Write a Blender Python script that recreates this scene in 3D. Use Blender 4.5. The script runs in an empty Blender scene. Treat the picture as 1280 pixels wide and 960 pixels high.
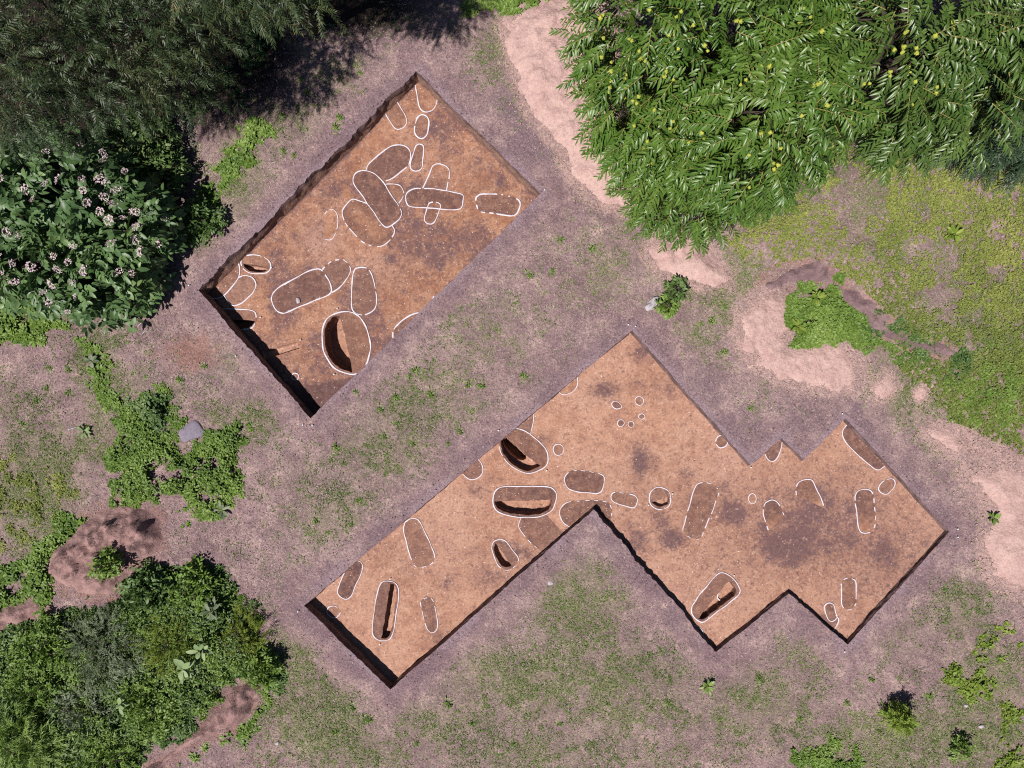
import bpy, math, random
import numpy as np
from mathutils import Vector
from mathutils.geometry import delaunay_2d_cdt

random.seed(7)
RNG = np.random.default_rng(11)
SC = bpy.context.scene
COL = SC.collection
H = 64 / 3.0            # height of the drone above the ground
F = 2560 / 3.0          # focal length in photograph pixels (1280 wide)

# ------------------------------------------------------------------ scene, light, camera
world = bpy.data.worlds.new("World")
SC.world = world
world.use_nodes = True
wn = world.node_tree
sky = wn.nodes.new("ShaderNodeTexSky")
sky.sky_type = 'NISHITA'
sky.sun_disc = False
SUN_EL = math.radians(58)
SDX, SDY = 0.675, 0.738      # the way shadows fall on the ground
sky.sun_elevation = SUN_EL
sky.sun_rotation = math.atan2(-SDX, -SDY)
sky.air_density = 0.55
sky.dust_density = 0.3
bg = wn.nodes["Background"]
bg.inputs["Strength"].default_value = 0.05
wn.links.new(sky.outputs[0], bg.inputs["Color"])

ld = bpy.data.lights.new("sun", 'SUN')
ld.energy = 5.0
ld.angle = math.radians(0.5)
ld.color = (1.0, 0.955, 0.90)
sun = bpy.data.objects.new("sun", ld)
COL.objects.link(sun)
ray = Vector((SDX * math.cos(SUN_EL), SDY * math.cos(SUN_EL), -math.sin(SUN_EL)))
sun.rotation_euler = ray.to_track_quat('-Z', 'Y').to_euler()
sun.location = (-12, -14, 25)

cd = bpy.data.cameras.new("camera")
cd.sensor_width = 36
cd.lens = 24
cd.clip_end = 600
cam = bpy.data.objects.new("camera", cd)
cam.location = (0, 0, H)
COL.objects.link(cam)
SC.camera = cam
SC.view_settings.view_transform = 'Standard'
SC.view_settings.look = 'None'
SC.view_settings.gamma = 1
SC.view_settings.exposure = 0.27
SC.view_settings.use_curve_mapping = False
SC.cycles.max_bounces = 6
SC.cycles.diffuse_bounces = 1
SC.cycles.transparent_max_bounces = 8
SC.cycles.use_denoising = False
SC.cycles.filter_width = 1.15
SC.render.filter_size = 1.15


# ------------------------------------------------------------------ helpers: numbers
def P(px, py, z=0.0):
    """Photograph pixel to a point at height z."""
    k = (H - z) / F
    return ((px - 640) * k, (480 - py) * k)


def PP(pts, z=0.0):
    return np.array([P(a, b, z) for a, b in pts], float)


_TAB = np.random.default_rng(5).random((256, 256))


def vn(x, y, s, seed=0):
    x = np.asarray(x, float) * s + seed * 17.31
    y = np.asarray(y, float) * s + seed * 9.77
    xi = np.floor(x).astype(int)
    yi = np.floor(y).astype(int)
    u = x - xi
    v = y - yi
    u = u * u * (3 - 2 * u)
    v = v * v * (3 - 2 * v)
    a = _TAB[xi % 256, yi % 256]
    b = _TAB[(xi + 1) % 256, yi % 256]
    c = _TAB[xi % 256, (yi + 1) % 256]
    d = _TAB[(xi + 1) % 256, (yi + 1) % 256]
    return (a * (1 - u) + b * u) * (1 - v) + (c * (1 - u) + d * u) * v


def fbm(x, y, s, seed=0, octs=4):
    t = 0
    a = 0.5
    n = 0
    for i in range(octs):
        t = t + a * vn(x, y, s, seed + i * 3)
        n += a
        a *= 0.55
        s *= 2.03
    return t / n


def sst(a, b, x):
    t = np.clip((np.asarray(x, float) - a) / (b - a), 0, 1)
    return t * t * (3 - 2 * t)


def inside(x, y, poly):
    x = np.asarray(x, float)
    y = np.asarray(y, float)
    r = np.zeros(x.shape, bool)
    p = np.asarray(poly, float)
    q = np.roll(p, -1, 0)
    for (x0, y0), (x1, y1) in zip(p, q):
        if y0 == y1:
            continue
        c = ((y0 > y) != (y1 > y)) & (x < (x1 - x0) * (y - y0) / (y1 - y0) + x0)
        r ^= c
    return r


def pdist(x, y, poly, closed=True):
    x = np.asarray(x, float)
    y = np.asarray(y, float)
    p = np.asarray(poly, float)
    q = np.roll(p, -1, 0)
    if not closed:
        p, q = p[:-1], q[:-1]
    best = np.full(x.shape, 1e9)
    for (x0, y0), (x1, y1) in zip(p, q):
        dx, dy = x1 - x0, y1 - y0
        L = dx * dx + dy * dy + 1e-12
        t = np.clip(((x - x0) * dx + (y - y0) * dy) / L, 0, 1)
        best = np.minimum(best, (x - x0 - t * dx) ** 2 + (y - y0 - t * dy) ** 2)
    return np.sqrt(best)


def area(p):
    p = np.asarray(p)
    q = np.roll(p, -1, 0)
    return 0.5 * np.sum(p[:, 0] * q[:, 1] - q[:, 0] * p[:, 1])


def ccw(p):
    p = np.asarray(p, float)
    return p if area(p) > 0 else p[::-1].copy()


def resample(p, step, closed=True):
    p = np.asarray(p, float)
    if closed:
        p = np.vstack([p, p[:1]])
    seg = np.hypot(*(p[1:] - p[:-1]).T)
    s = np.concatenate([[0], np.cumsum(seg)])
    n = max(3, int(s[-1] / step))
    t = np.linspace(0, s[-1], n + 1)
    if closed:
        t = t[:-1]
    return np.stack([np.interp(t, s, p[:, 0]), np.interp(t, s, p[:, 1])], 1)


def catmull(p, closed, k=6):
    p = np.asarray(p, float)
    n = len(p)
    out = []
    rng = range(n) if closed else range(n - 1)
    for i in rng:
        if closed:
            a, b, c, d = p[(i - 1) % n], p[i], p[(i + 1) % n], p[(i + 2) % n]
        else:
            a, b, c, d = p[max(i - 1, 0)], p[i], p[i + 1], p[min(i + 2, n - 1)]
        for j in range(k):
            t = j / k
            out.append(0.5 * (2 * b + (c - a) * t + (2 * a - 5 * b + 4 * c - d) * t * t + (3 * b - a - 3 * c + d) * t ** 3))
    if not closed:
        out.append(p[-1])
    return np.array(out)


def inset(p, d, closed=True):
    """Offset a counter-clockwise polygon inwards."""
    t = np.roll(p, -1, 0) - np.roll(p, 1, 0)
    if not closed:
        t[0] = p[1] - p[0]
        t[-1] = p[-1] - p[-2]
    L = np.hypot(t[:, 0], t[:, 1])[:, None] + 1e-9
    n = np.stack([-t[:, 1], t[:, 0]], 1) / L
    return p + n * (d if np.isscalar(d) else np.asarray(d)[:, None])


def mitre(p, d):
    """Inwards offset of a counter-clockwise polygon with straight sides."""
    n = len(p)
    out = []
    for i in range(n):
        a, b, c = p[i - 1], p[i], p[(i + 1) % n]
        u = (b - a) / np.linalg.norm(b - a)
        v = (c - b) / np.linalg.norm(c - b)
        nu = np.array([-u[1], u[0]])
        nv = np.array([-v[1], v[0]])
        du, dv = (d, d) if np.isscalar(d) else (d[i - 1], d[i])
        c_ = nu @ nv
        out.append(b + nu * (du - dv * c_) / (1 - c_ * c_) + nv * (dv - du * c_) / (1 - c_ * c_) if abs(c_) < .98 else b + nu * du)
    return np.array(out)


# ------------------------------------------------------------------ helpers: objects
def mesh(name, V, T, mat=None, attrs=None, smooth=False):
    me = bpy.data.meshes.new(name)
    V = np.ascontiguousarray(V, dtype=np.float32)
    T = np.ascontiguousarray(T, dtype=np.int32)
    me.vertices.add(len(V))
    me.vertices.foreach_set("co", V.ravel())
    me.loops.add(T.size)
    me.loops.foreach_set("vertex_index", T.ravel())
    me.polygons.add(len(T))
    me.polygons.foreach_set("loop_start", np.arange(len(T), dtype=np.int32) * 3)
    me.polygons.foreach_set("loop_total", np.full(len(T), 3, dtype=np.int32))
    if smooth:
        me.polygons.foreach_set("use_smooth", np.ones(len(T), dtype=bool))
    for k, v in (attrs or {}).items():
        a = me.attributes.new(k, 'FLOAT', 'POINT')
        a.data.foreach_set("value", np.ascontiguousarray(v, dtype=np.float32))
    me.update(calc_edges=True)
    me.validate()
    if mat:
        me.materials.append(mat)
    return me


def put(name, me, parent=None, loc=(0, 0, 0), rot=0.0, scale=None):
    o = bpy.data.objects.new(name, me)
    COL.objects.link(o)
    o.location = loc
    o.rotation_euler = (0, 0, rot) if np.isscalar(rot) else rot
    if scale:
        o.scale = scale
    if parent:
        o.parent = parent
    return o


def tag(o, label=None, cat=None, group=None, kind=None):
    if label:
        o["label"] = label
    if cat:
        o["category"] = cat
    if group:
        o["group"] = group
    if kind:
        o["kind"] = kind
    return o


def thing(name, label, cat, loc, group=None):
    o = bpy.data.objects.new(name, None)
    o.empty_display_size = 0.2
    COL.objects.link(o)
    o.location = loc
    return tag(o, label, cat, group)


def part(name, V, T, mat, parent, attrs=None, smooth=False):
    V = np.asarray(V, float) - np.array(parent.location)
    return put(name, mesh(name, V, T, mat, attrs, smooth), parent)


def copy_tree(src, loc, rot, scale, label=None):
    c = src.copy()
    COL.objects.link(c)
    c.location = loc
    c.rotation_euler = (0, 0, rot)
    c.scale = (scale, scale, scale)
    if label:
        c["label"] = label
    for ch in list(src.children):
        d = ch.copy()
        COL.objects.link(d)
        d.parent = c
        for g in list(ch.children):
            e = g.copy()
            COL.objects.link(e)
            e.parent = d
    return c


def cdt(loops, pts, keep):
    """Triangulate: loops are closed constraint polygons, pts free points; keep(cx, cy) filters triangles."""
    vs, es = [], []
    for L in loops:
        b = len(vs)
        vs += [Vector((float(a), float(c))) for a, c in L]
        es += [(b + i, b + (i + 1) % len(L)) for i in range(len(L))]
    vs += [Vector((float(a), float(c))) for a, c in pts]
    r = delaunay_2d_cdt(vs, es, [], 0, 1e-6)
    V = np.array([(v.x, v.y) for v in r[0]])
    T = np.array([f for f in r[2] if len(f) == 3], int)
    c = V[T].mean(1)
    T = T[keep(c[:, 0], c[:, 1])]
    a = V[T]
    s = (a[:, 1, 0] - a[:, 0, 0]) * (a[:, 2, 1] - a[:, 0, 1]) - (a[:, 1, 1] - a[:, 0, 1]) * (a[:, 2, 0] - a[:, 0, 0])
    T[s < 0] = T[s < 0][:, ::-1]
    return V, T


def grid_pts(poly, step, margin, jit=0.25):
    p = np.asarray(poly)
    x0, y0 = p.min(0)
    x1, y1 = p.max(0)
    X, Y = np.meshgrid(np.arange(x0, x1, step), np.arange(y0, y1, step))
    X = X.ravel() + (RNG.random(X.size) - .5) * step * jit * 2
    Y = Y.ravel() + (RNG.random(Y.size) - .5) * step * jit * 2
    k = inside(X, Y, p)
    X, Y = X[k], Y[k]
    k = pdist(X, Y, p) > margin
    return np.stack([X[k], Y[k]], 1)


def strip(rows, closed):
    """Skin between rows of equal length; returns V, T."""
    n = len(rows[0])
    V = np.vstack(rows)
    T = []
    m = n if closed else n - 1
    for r in range(len(rows) - 1):
        for i in range(m):
            j = (i + 1) % n
            a, b, c, d = r * n + i, r * n + j, (r + 1) * n + j, (r + 1) * n + i
            T += [(a, c, b), (a, d, c)]
    return V, np.array(T)


def tube(path, radii, seg=7):
    path = np.asarray(path, float)
    V = []
    for i, p in enumerate(path):
        t = path[min(i + 1, len(path) - 1)] - path[max(i - 1, 0)]
        t = t / (np.linalg.norm(t) + 1e-9)
        u = np.cross(t, (0.3, 0.9, 0.2))
        u /= np.linalg.norm(u) + 1e-9
        w = np.cross(t, u)
        for k in range(seg):
            a = 2 * math.pi * k / seg
            V.append(p + radii[i] * (math.cos(a) * u + math.sin(a) * w))
    T = []
    for i in range(len(path) - 1):
        for k in range(seg):
            a, b = i * seg + k, i * seg + (k + 1) % seg
            T += [(a, b, b + seg), (a, b + seg, a + seg)]
    n = len(V)
    V.append(path[-1])
    for k in range(seg):
        T.append(((len(path) - 1) * seg + k, (len(path) - 1) * seg + (k + 1) % seg, n))
    return np.array(V), np.array(T)


def merge(lst):
    V, T, o = [], [], 0
    for v, t in lst:
        V.append(v)
        T.append(np.asarray(t) + o)
        o += len(v)
    return np.vstack(V), np.vstack(T)


def leaves(B, D, N, L, W, prof=((0, 0), (.45, 1), (1, 0)), fold=0.0, droop=0.0, tint=None):
    """Many leaf blades at once. Returns V, T, tint per vertex."""
    B, D, N = (np.asarray(a, float) for a in (B, D, N))
    L = np.asarray(L, float)[:, None]
    W = np.asarray(W, float)[:, None]
    D = D / (np.linalg.norm(D, axis=1)[:, None] + 1e-9)
    S = np.cross(D, N)
    S /= np.linalg.norm(S, axis=1)[:, None] + 1e-9
    N = np.cross(S, D)
    dn = np.array([0, 0, -1.0])
    n = len(B)
    cols, idx = [], []
    for t, w in prof:
        c = B + D * L * t + dn * droop * t * t * L
        if w == 0:
            idx.append([len(cols)])
            cols.append(c)
        else:
            e = S * W * w * .5
            up = N * fold * W * w
            if fold:
                idx.append([len(cols), len(cols) + 1, len(cols) + 2])
                cols += [c - e + up, c, c + e + up]
            else:
                idx.append([len(cols), len(cols) + 1])
                cols += [c - e, c + e]
    m = len(cols)
    V = np.stack(cols, 1).reshape(n * m, 3)
    tri = []
    for a, b in zip(idx[:-1], idx[1:]):
        if len(a) == 1 and len(b) == 1:
            continue
        if len(a) == 1:
            tri += [(a[0], b[i], b[i + 1]) for i in range(len(b) - 1)]
        elif len(b) == 1:
            tri += [(a[i], b[0], a[i + 1]) for i in range(len(a) - 1)]
        else:
            for i in range(len(a) - 1):
                tri += [(a[i], b[i], b[i + 1]), (a[i], b[i + 1], a[i + 1])]
    tri = np.array(tri)
    T = (np.arange(n)[:, None, None] * m + tri[None]).reshape(-1, 3)
    tv = np.repeat(RNG.random(n) if tint is None else tint, m)
    return V, T, tv


def unit(n):
    v = RNG.normal(size=(n, 3))
    return v / np.linalg.norm(v, axis=1)[:, None]


# ------------------------------------------------------------------ helpers: materials
class M:
    def __init__(self, name, rough=0.9, spec=0.2):
        self.m = bpy.data.materials.new(name)
        self.m.use_nodes = True
        self.n = self.m.node_tree.nodes
        self.l = self.m.node_tree.links
        self.b = self.n["Principled BSDF"]
        self.b.inputs["Roughness"].default_value = rough
        self.b.inputs["Specular IOR Level"].default_value = spec
        self.pos = self.n.new("ShaderNodeNewGeometry").outputs["Position"]

    def put(self, sock, v):
        if hasattr(v, "is_linked") or hasattr(v, "links"):
            self.l.new(v, sock)
        elif isinstance(v, tuple):
            sock.default_value = (*v, 1) if len(v) == 3 else v
        else:
            sock.default_value = v

    def noise(self, scale, detail=4, rough=.6, dist=0.0, w=None):
        t = self.n.new("ShaderNodeTexNoise")
        t.inputs["Scale"].default_value = scale
        t.inputs["Detail"].default_value = detail
        t.inputs["Roughness"].default_value = rough
        t.inputs["Distortion"].default_value = dist
        if w:
            a = self.n.new("ShaderNodeVectorMath")
            a.operation = 'ADD'
            self.l.new(self.pos, a.inputs[0])
            a.inputs[1].default_value = (w, w * 1.7, w * .3)
            self.l.new(a.outputs[0], t.inputs["Vector"])
        else:
            self.l.new(self.pos, t.inputs["Vector"])
        return t.outputs["Fac"]

    def attr(self, name):
        a = self.n.new("ShaderNodeAttribute")
        a.attribute_name = name
        return a.outputs["Fac"]

    def math(self, op, a, b=0.0):
        t = self.n.new("ShaderNodeMath")
        t.operation = op
        self.put(t.inputs[0], a)
        self.put(t.inputs[1], b)
        return t.outputs[0]

    def step(self, v, a, b, lo=0.0, hi=1.0):
        t = self.n.new("ShaderNodeMapRange")
        t.interpolation_type = 'SMOOTHSTEP'
        self.put(t.inputs["Value"], v)
        t.inputs["From Min"].default_value = a
        t.inputs["From Max"].default_value = b
        t.inputs["To Min"].default_value = lo
        t.inputs["To Max"].default_value = hi
        return t.outputs["Result"]

    def mix(self, f, a, b, mode='MIX'):
        t = self.n.new("ShaderNodeMix")
        t.data_type = 'RGBA'
        t.blend_type = mode
        self.put(t.inputs[0], f)
        self.put(t.inputs[6], a)
        self.put(t.inputs[7], b)
        return t.outputs[2]

    def ramp(self, f, stops):
        t = self.n.new("ShaderNodeValToRGB")
        e = t.color_ramp.elements
        while len(e) < len(stops):
            e.new(0.5)
        for k, (p, c) in zip(e, stops):
            k.position = p
            k.color = (*c, 1)
        self.l.new(f, t.inputs[0])
        return t.outputs[0]

    def bump(self, h, strength=.5, dist=.02):
        t = self.n.new("ShaderNodeBump")
        t.inputs["Strength"].default_value = strength
        t.inputs["Distance"].default_value = dist
        self.l.new(h, t.inputs["Height"])
        self.l.new(t.outputs[0], self.b.inputs["Normal"])

    def color(self, c):
        self.put(self.b.inputs["Base Color"], c)
        return self.m


def mat_leaf(name, stops, rough=.5, spec=.3, trans=.18):
    m = M(name, rough, spec)
    c = m.ramp(m.attr("tint"), stops)
    m.color(c)
    if trans:
        tr = m.n.new("ShaderNodeBsdfTranslucent")
        m.l.new(c, tr.inputs["Color"])
        mx = m.n.new("ShaderNodeMixShader")
        mx.inputs[0].default_value = trans
        m.l.new(m.b.outputs[0], mx.inputs[1])
        m.l.new(tr.outputs[0], mx.inputs[2])
        m.l.new(mx.outputs[0], m.n["Material Output"].inputs["Surface"])
    return m.m


def mat_trench():
    """Clay subsoil: orange brown, mottled; attributes fill (grave soil, shade painted on hollow walls) and stain (dark patches)."""
    m = M("trench_soil", .95, .1)
    big = m.noise(.55, 4, .6, .4)
    mid = m.noise(2.6, 5, .65, .3, 3.0)
    fine = m.noise(17, 5, .75, 0, 7.0)
    grit = m.noise(60, 3, .7, 0, 11.0)
    c = m.mix(m.step(big, .38, .64), (.305, .130, .068), (.385, .190, .116))
    c = m.mix(m.step(mid, .36, .68), c, (.43, .235, .155))
    c = m.mix(m.step(mid, .52, .30, 0, .55), c, (.225, .108, .080))
    c = m.mix(m.attr("pale"), c, (.45, .285, .240))
    # dark humic stains with broken edges
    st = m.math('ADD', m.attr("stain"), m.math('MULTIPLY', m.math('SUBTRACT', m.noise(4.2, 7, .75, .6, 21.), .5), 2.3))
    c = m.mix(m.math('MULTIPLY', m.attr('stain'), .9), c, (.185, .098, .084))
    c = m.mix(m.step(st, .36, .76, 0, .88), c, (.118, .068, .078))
    f2 = m.math('ADD', m.noise(9, 6, .75, .6, 81.), m.math('MULTIPLY', m.attr('stain'), .12))
    c = m.mix(m.step(f2, .53, .66, 0, .82), c, (.160, .088, .078))
    c = m.mix(m.step(m.noise(8.5, 6, .8, .4, 91.), .55, .70, 0, .75), c, (.56, .37, .30))
    sp = m.noise(5.5, 4, .65, 1.0, 33.)
    c = m.mix(m.step(sp, .57, .70, 0, .6), c, (.17, .088, .075))
    # grave fill; also paints the shade on hollow walls
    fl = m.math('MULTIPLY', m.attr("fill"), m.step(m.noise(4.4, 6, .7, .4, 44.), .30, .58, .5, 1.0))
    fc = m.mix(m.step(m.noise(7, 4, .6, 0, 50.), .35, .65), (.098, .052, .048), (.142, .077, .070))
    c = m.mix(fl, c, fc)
    # granular contrast, pale grit and dark crumbs
    c = m.mix(.8, c, m.ramp(fine, [(.25, (.50, .47, .46)), (.5, (1, 1, 1)), (.75, (1.4, 1.43, 1.46))]), 'MULTIPLY')
    c = m.mix(m.step(grit, .66, .74, 0, .5), c, (.70, .52, .46))
    c = m.mix(m.step(grit, .36, .28, 0, .5), c, (.12, .065, .05))
    c = m.mix(m.step(m.noise(21, 2, .5, 0, 71.), .69, .75, 0, .85), c, (.80, .68, .64))
    m.bump(m.math('ADD', fine, m.math('MULTIPLY', mid, .8)), .35, .03)
    return m.color(c)


def mat_ground():
    m = M("ground_soil", .97, .08)
    big = m.noise(.5, 4, .6, .3)
    mid = m.noise(2.2, 5, .7, .2, 2.)
    fine = m.noise(14, 5, .8, 0, 5.)
    grit = m.noise(42, 4, .75, 0, 9.)
    c = m.mix(m.step(big, .35, .65), (.285, .190, .194), (.395, .274, .268))
    c = m.mix(m.step(mid, .4, .66, 0, .7), c, (.185, .118, .136))
    c = m.mix(m.step(mid, .44, .30, 0, .6), c, (.54, .385, .345))
    # greenish moss and tiny weeds
    g = m.math('ADD', m.attr("green"), m.math('MULTIPLY', m.math('SUBTRACT', m.noise(6, 6, .75, .3, 15.), .5), 1.7))
    c = m.mix(m.step(g, .35, .95, 0, .55), c, (.165, .185, .075))
    # trampled dark rim soil
    d = m.math('ADD', m.attr("dark"), m.math('MULTIPLY', m.math('SUBTRACT', m.noise(3.3, 5, .7, .2, 25.), .5), .9))
    c = m.mix(m.step(d, .3, .8, 0, .85), c, (.195, .132, .154))
    c = m.mix(m.step(m.attr("edge"), .2, .9, 0, .75), c, (.30, .215, .245))
    r = m.math('ADD', m.attr("red"), m.math('MULTIPLY', m.math('SUBTRACT', m.noise(3, 5, .7, .2, 35.), .5), .8))
    c = m.mix(m.step(r, .35, .7, 0, .85), c, (.30, .155, .125))
    s = m.math('ADD', m.attr("sand"), m.math('MULTIPLY', m.math('SUBTRACT', m.noise(2.6, 5, .7, .2, 45.), .5), .9))
    c = m.mix(m.step(s, .35, .7, 0, .9), c, (.47, .315, .285))
    c = m.mix(m.step(m.attr("litter_painted_shade"), .3, .8), c, (.035, .025, .022))  # leaf litter taken near black, tree shade painted into its colour
    c = m.mix(.9, c, m.ramp(fine, [(.25, (.34, .32, .34)), (.5, (1, 1, 1)), (.75, (1.7, 1.68, 1.64))]), 'MULTIPLY')
    c = m.mix(.7, c, m.ramp(grit, [(.28, (.4, .4, .4)), (.5, (1, 1, 1)), (.72, (1.65, 1.62, 1.6))]), 'MULTIPLY')
    m.bump(m.math('ADD', fine, m.math('MULTIPLY', mid, .8)), .9, .07)
    return m.color(c)


def mat_earth(name, c1, c2, c3, bump=.6):
    m = M(name, .97, .08)
    mid = m.noise(2.0, 5, .65, .3, 2.)
    fine = m.noise(11, 5, .75, 0, 5.)
    grit = m.noise(38, 4, .7, 0, 9.)
    c = m.mix(m.step(mid, .36, .64), c1, c2)
    c = m.mix(m.step(m.noise(4.5, 5, .7, .4, 13.), .56, .72, 0, .8), c, c3)
    c = m.mix(.8, c, m.ramp(fine, [(.25, (.66, .64, .64)), (.5, (1, 1, 1)), (.75, (1.22, 1.22, 1.22))]), 'MULTIPLY')
    c = m.mix(.6, c, m.ramp(grit, [(.28, (.6, .6, .6)), (.5, (1, 1, 1)), (.72, (1.35, 1.33, 1.3))]), 'MULTIPLY')
    m.bump(m.math('ADD', fine, mid), bump, .06)
    return m.color(c)


MT_TRENCH = mat_trench()
MT_GROUND = mat_ground()
def mat_wall():
    m = M("cut_earth", .97, .08)
    z = m.n.new("ShaderNodeSeparateXYZ")
    m.l.new(m.pos, z.inputs[0])
    mid = m.noise(2.6, 5, .65, .3, 2.)
    fine = m.noise(13, 5, .75, 0, 5.)
    top = m.mix(m.step(mid, .36, .64), (.115, .075, .076), (.205, .138, .134))
    low = m.mix(m.step(mid, .36, .64), (.21, .125, .098), (.31, .185, .14))
    h = m.math('ADD', z.outputs[2], m.math('MULTIPLY', m.math('SUBTRACT', m.noise(3.2, 4, .6, 0, 8.), .5), .35))
    c = m.mix(m.step(h, -.16, -.28), top, low)
    c = m.mix(.8, c, m.ramp(fine, [(.25, (.6, .58, .58)), (.5, (1, 1, 1)), (.75, (1.25, 1.25, 1.25))]), 'MULTIPLY')
    m.bump(m.math('ADD', fine, mid), 1.0, .06)
    return m.color(c)


MT_WALL = mat_wall()
MT_SAND = mat_earth("pale_sand", (.47, .305, .28), (.545, .37, .335), (.38, .238, .228), .9)
MT_HEAP = mat_earth("reddish_earth", (.275, .165, .158), (.37, .230, .215), (.145, .09, .096), 1.0)
MT_DARKHEAP = mat_earth("dark_earth", (.17, .108, .115), (.25, .165, .17), (.11, .068, .075), 1.0)


def flat_mat(name, col, rough=.8, spec=.2, var=.25, scale=30):
    m = M(name, rough, spec)
    n = m.noise(scale, 4, .7)
    c = m.mix(1.0, col, m.ramp(n, [(.25, (1 - var,) * 3), (.75, (1 + var,) * 3)]), 'MULTIPLY')
    m.bump(n, .3, .01)
    return m.color(c)


MT_CHALK = flat_mat("chalk_line", (.66, .60, .66), .9, .1, .22, 20)
MT_BARK = flat_mat("bark", (.065, .050, .040), .9, .15, .4, 12)
MT_STEM = flat_mat("twig_bark", (.27, .22, .07), .8, .2, .3, 20)
MT_STONE = flat_mat("grey_stone", (.20, .170, .215), .85, .2, .25, 9)
MT_PALESTONE = flat_mat("pale_stone", (.40, .36, .39), .85, .2, .3, 12)
MT_PIN = flat_mat("white_pin", (.80, .84, .90), .5, .4, .05, 60)
MT_FLOWER = flat_mat("flower_petal", (.56, .43, .45), .7, .2, .2, 25)
MT_CHESTNUT = mat_leaf("chestnut_leaf", [(0, (.036, .090, .013)), (.45, (.072, .146, .019)), (.8, (.120, .205, .032)), (.95, (.18, .25, .07)), (1, (.32, .36, .22))], .38, .5, .2)
MT_CHESTNUT_DARK = mat_leaf("dark_chestnut_leaf", [(0, (.036, .084, .016)), (.5, (.070, .130, .022)), (.9, (.11, .175, .038)), (1, (.24, .28, .16))], .36, .5, .2)
MT_BUR = flat_mat("bur", (.36, .38, .06), .7, .2, .2, 40)
MT_CONIFER = mat_leaf("narrow_dark_leaf", [(0, (.012, .024, .009)), (.5, (.030, .054, .018)), (.8, (.066, .088, .030)), (1, (.15, .10, .038))], .5, .4, .12)
MT_FERN = mat_leaf("feathery_leaf", [(0, (.020, .042, .022)), (.6, (.040, .075, .035)), (1, (.085, .115, .06))], .45, .4, .15)
MT_SHRUB = mat_leaf("broad_shrub_leaf", [(0, (.048, .100, .036)), (.5, (.098, .175, .060)), (.85, (.16, .25, .085)), (1, (.25, .33, .13))], .45, .4, .2)
MT_WEED = mat_leaf("weed_leaf", [(0, (.068, .130, .022)), (.4, (.130, .215, .036)), (.8, (.205, .300, .062)), (1, (.30, .38, .12))], .5, .35, .2)
MT_WEED_DARK = mat_leaf("dark_weed_leaf", [(0, (.046, .092, .024)), (.5, (.092, .160, .042)), (1, (.20, .27, .10))], .5, .35, .2)
MT_WEED_GREY = mat_leaf("grey_green_leaf", [(0, (.070, .100, .050)), (.5, (.125, .160, .085)), (1, (.24, .27, .18))], .6, .3, .15)
MT_YELLOW = mat_leaf("yellow_green_leaf", [(0, (.10, .16, .02)), (.5, (.18, .26, .035)), (1, (.30, .36, .08))], .5, .3, .25)
MT_COVER = mat_leaf("creeping_leaf", [(0, (.115, .155, .034)), (.4, (.20, .235, .055)), (.75, (.31, .33, .085)), (1, (.40, .38, .17))], .6, .25, .2)
MT_GRASS = mat_leaf("grass_blade", [(0, (.060, .115, .022)), (.35, (.115, .185, .038)), (.7, (.20, .26, .075)), (1, (.34, .34, .18))], .6, .25, .2)
MT_STRAW = mat_leaf("dead_grass", [(0, (.16, .105, .11)), (.35, (.29, .205, .205)), (.7, (.40, .295, .28)), (1, (.56, .44, .41))], .8, .15, .1)
MT_PALELEAF = mat_leaf("pale_big_leaf", [(0, (.16, .24, .09)), (1, (.30, .38, .19))], .6, .25, .2)

# ------------------------------------------------------------------ the two trenches: rims and floors
RIM1_PX = [(248, 363), (388, 523), (676, 242), (520, 89)]
RIM2_PX = [(380, 757), (488, 862), (742, 637), (895, 815), (986, 742), (1060, 806), (1187, 664), (1057, 523), (1005, 575),
           (977, 548), (938, 581), (790, 413)]


def depth1(x):
    return 0.56 + 0 * np.asarray(x, float)


def depth2(x):
    return np.interp(x, [-6.5, -4, 0, 4, 8, 12.5], [.42, .42, .38, .25, .21, .20])


def und(x, y):
    return .03 * (fbm(x, y, .8, 3, 3) - .5)


def floor_z(t, x, y):
    return -(depth1(x) if t == 1 else depth2(x)) + und(x, y)


def trench_outline(px, t, rough, bat):
    """Rim and floor outlines that correspond point by point; also the index range of each side."""
    c = PP(px)
    if area(c) < 0:
        c = c[::-1]
        rough = rough[::-1]
        rough = rough[1:] + rough[:1]
    f = mitre(c, bat)
    rim, flo, sides = [], [], []
    for i in range(len(c)):
        a, b = c[i], c[(i + 1) % len(c)]
        fa, fb = f[i], f[(i + 1) % len(c)]
        L = np.linalg.norm(b - a)
        n = max(4, int(L / .07))
        s = np.arange(n) / n
        u = (b - a) / L
        nn = np.array([-u[1], u[0]])
        k = np.minimum(1, np.minimum(s, 1 - s) * n / 3)[:, None]
        s0 = s[:, None]
        p = a * (1 - s0) + b * s0
        jag = (fbm(s * L, s * 0 + i * 5.3, 1.1, 61 + i, 5) - .5)[:, None] * rough[i] * 3.2
        jag += (vn(s * L, s * 0, 9, 77 + i) - .5)[:, None] * rough[i] * 1.3
        rim.append(p + nn * jag * k)
        q = fa * (1 - s0) + fb * s0
        jf = (fbm(s * L, s * 0 + i * 3.1, .6, 91 + i, 4) - .5)[:, None] * .10
        jf += (vn(s * L, s * 0, 6, 31 + i) - .5)[:, None] * .018
        flo.append(q + nn * jf * k)
        sides.append((sum(len(r) for r in rim) - n, n))
    return np.vstack(rim), np.vstack(flo), sides, c


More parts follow.
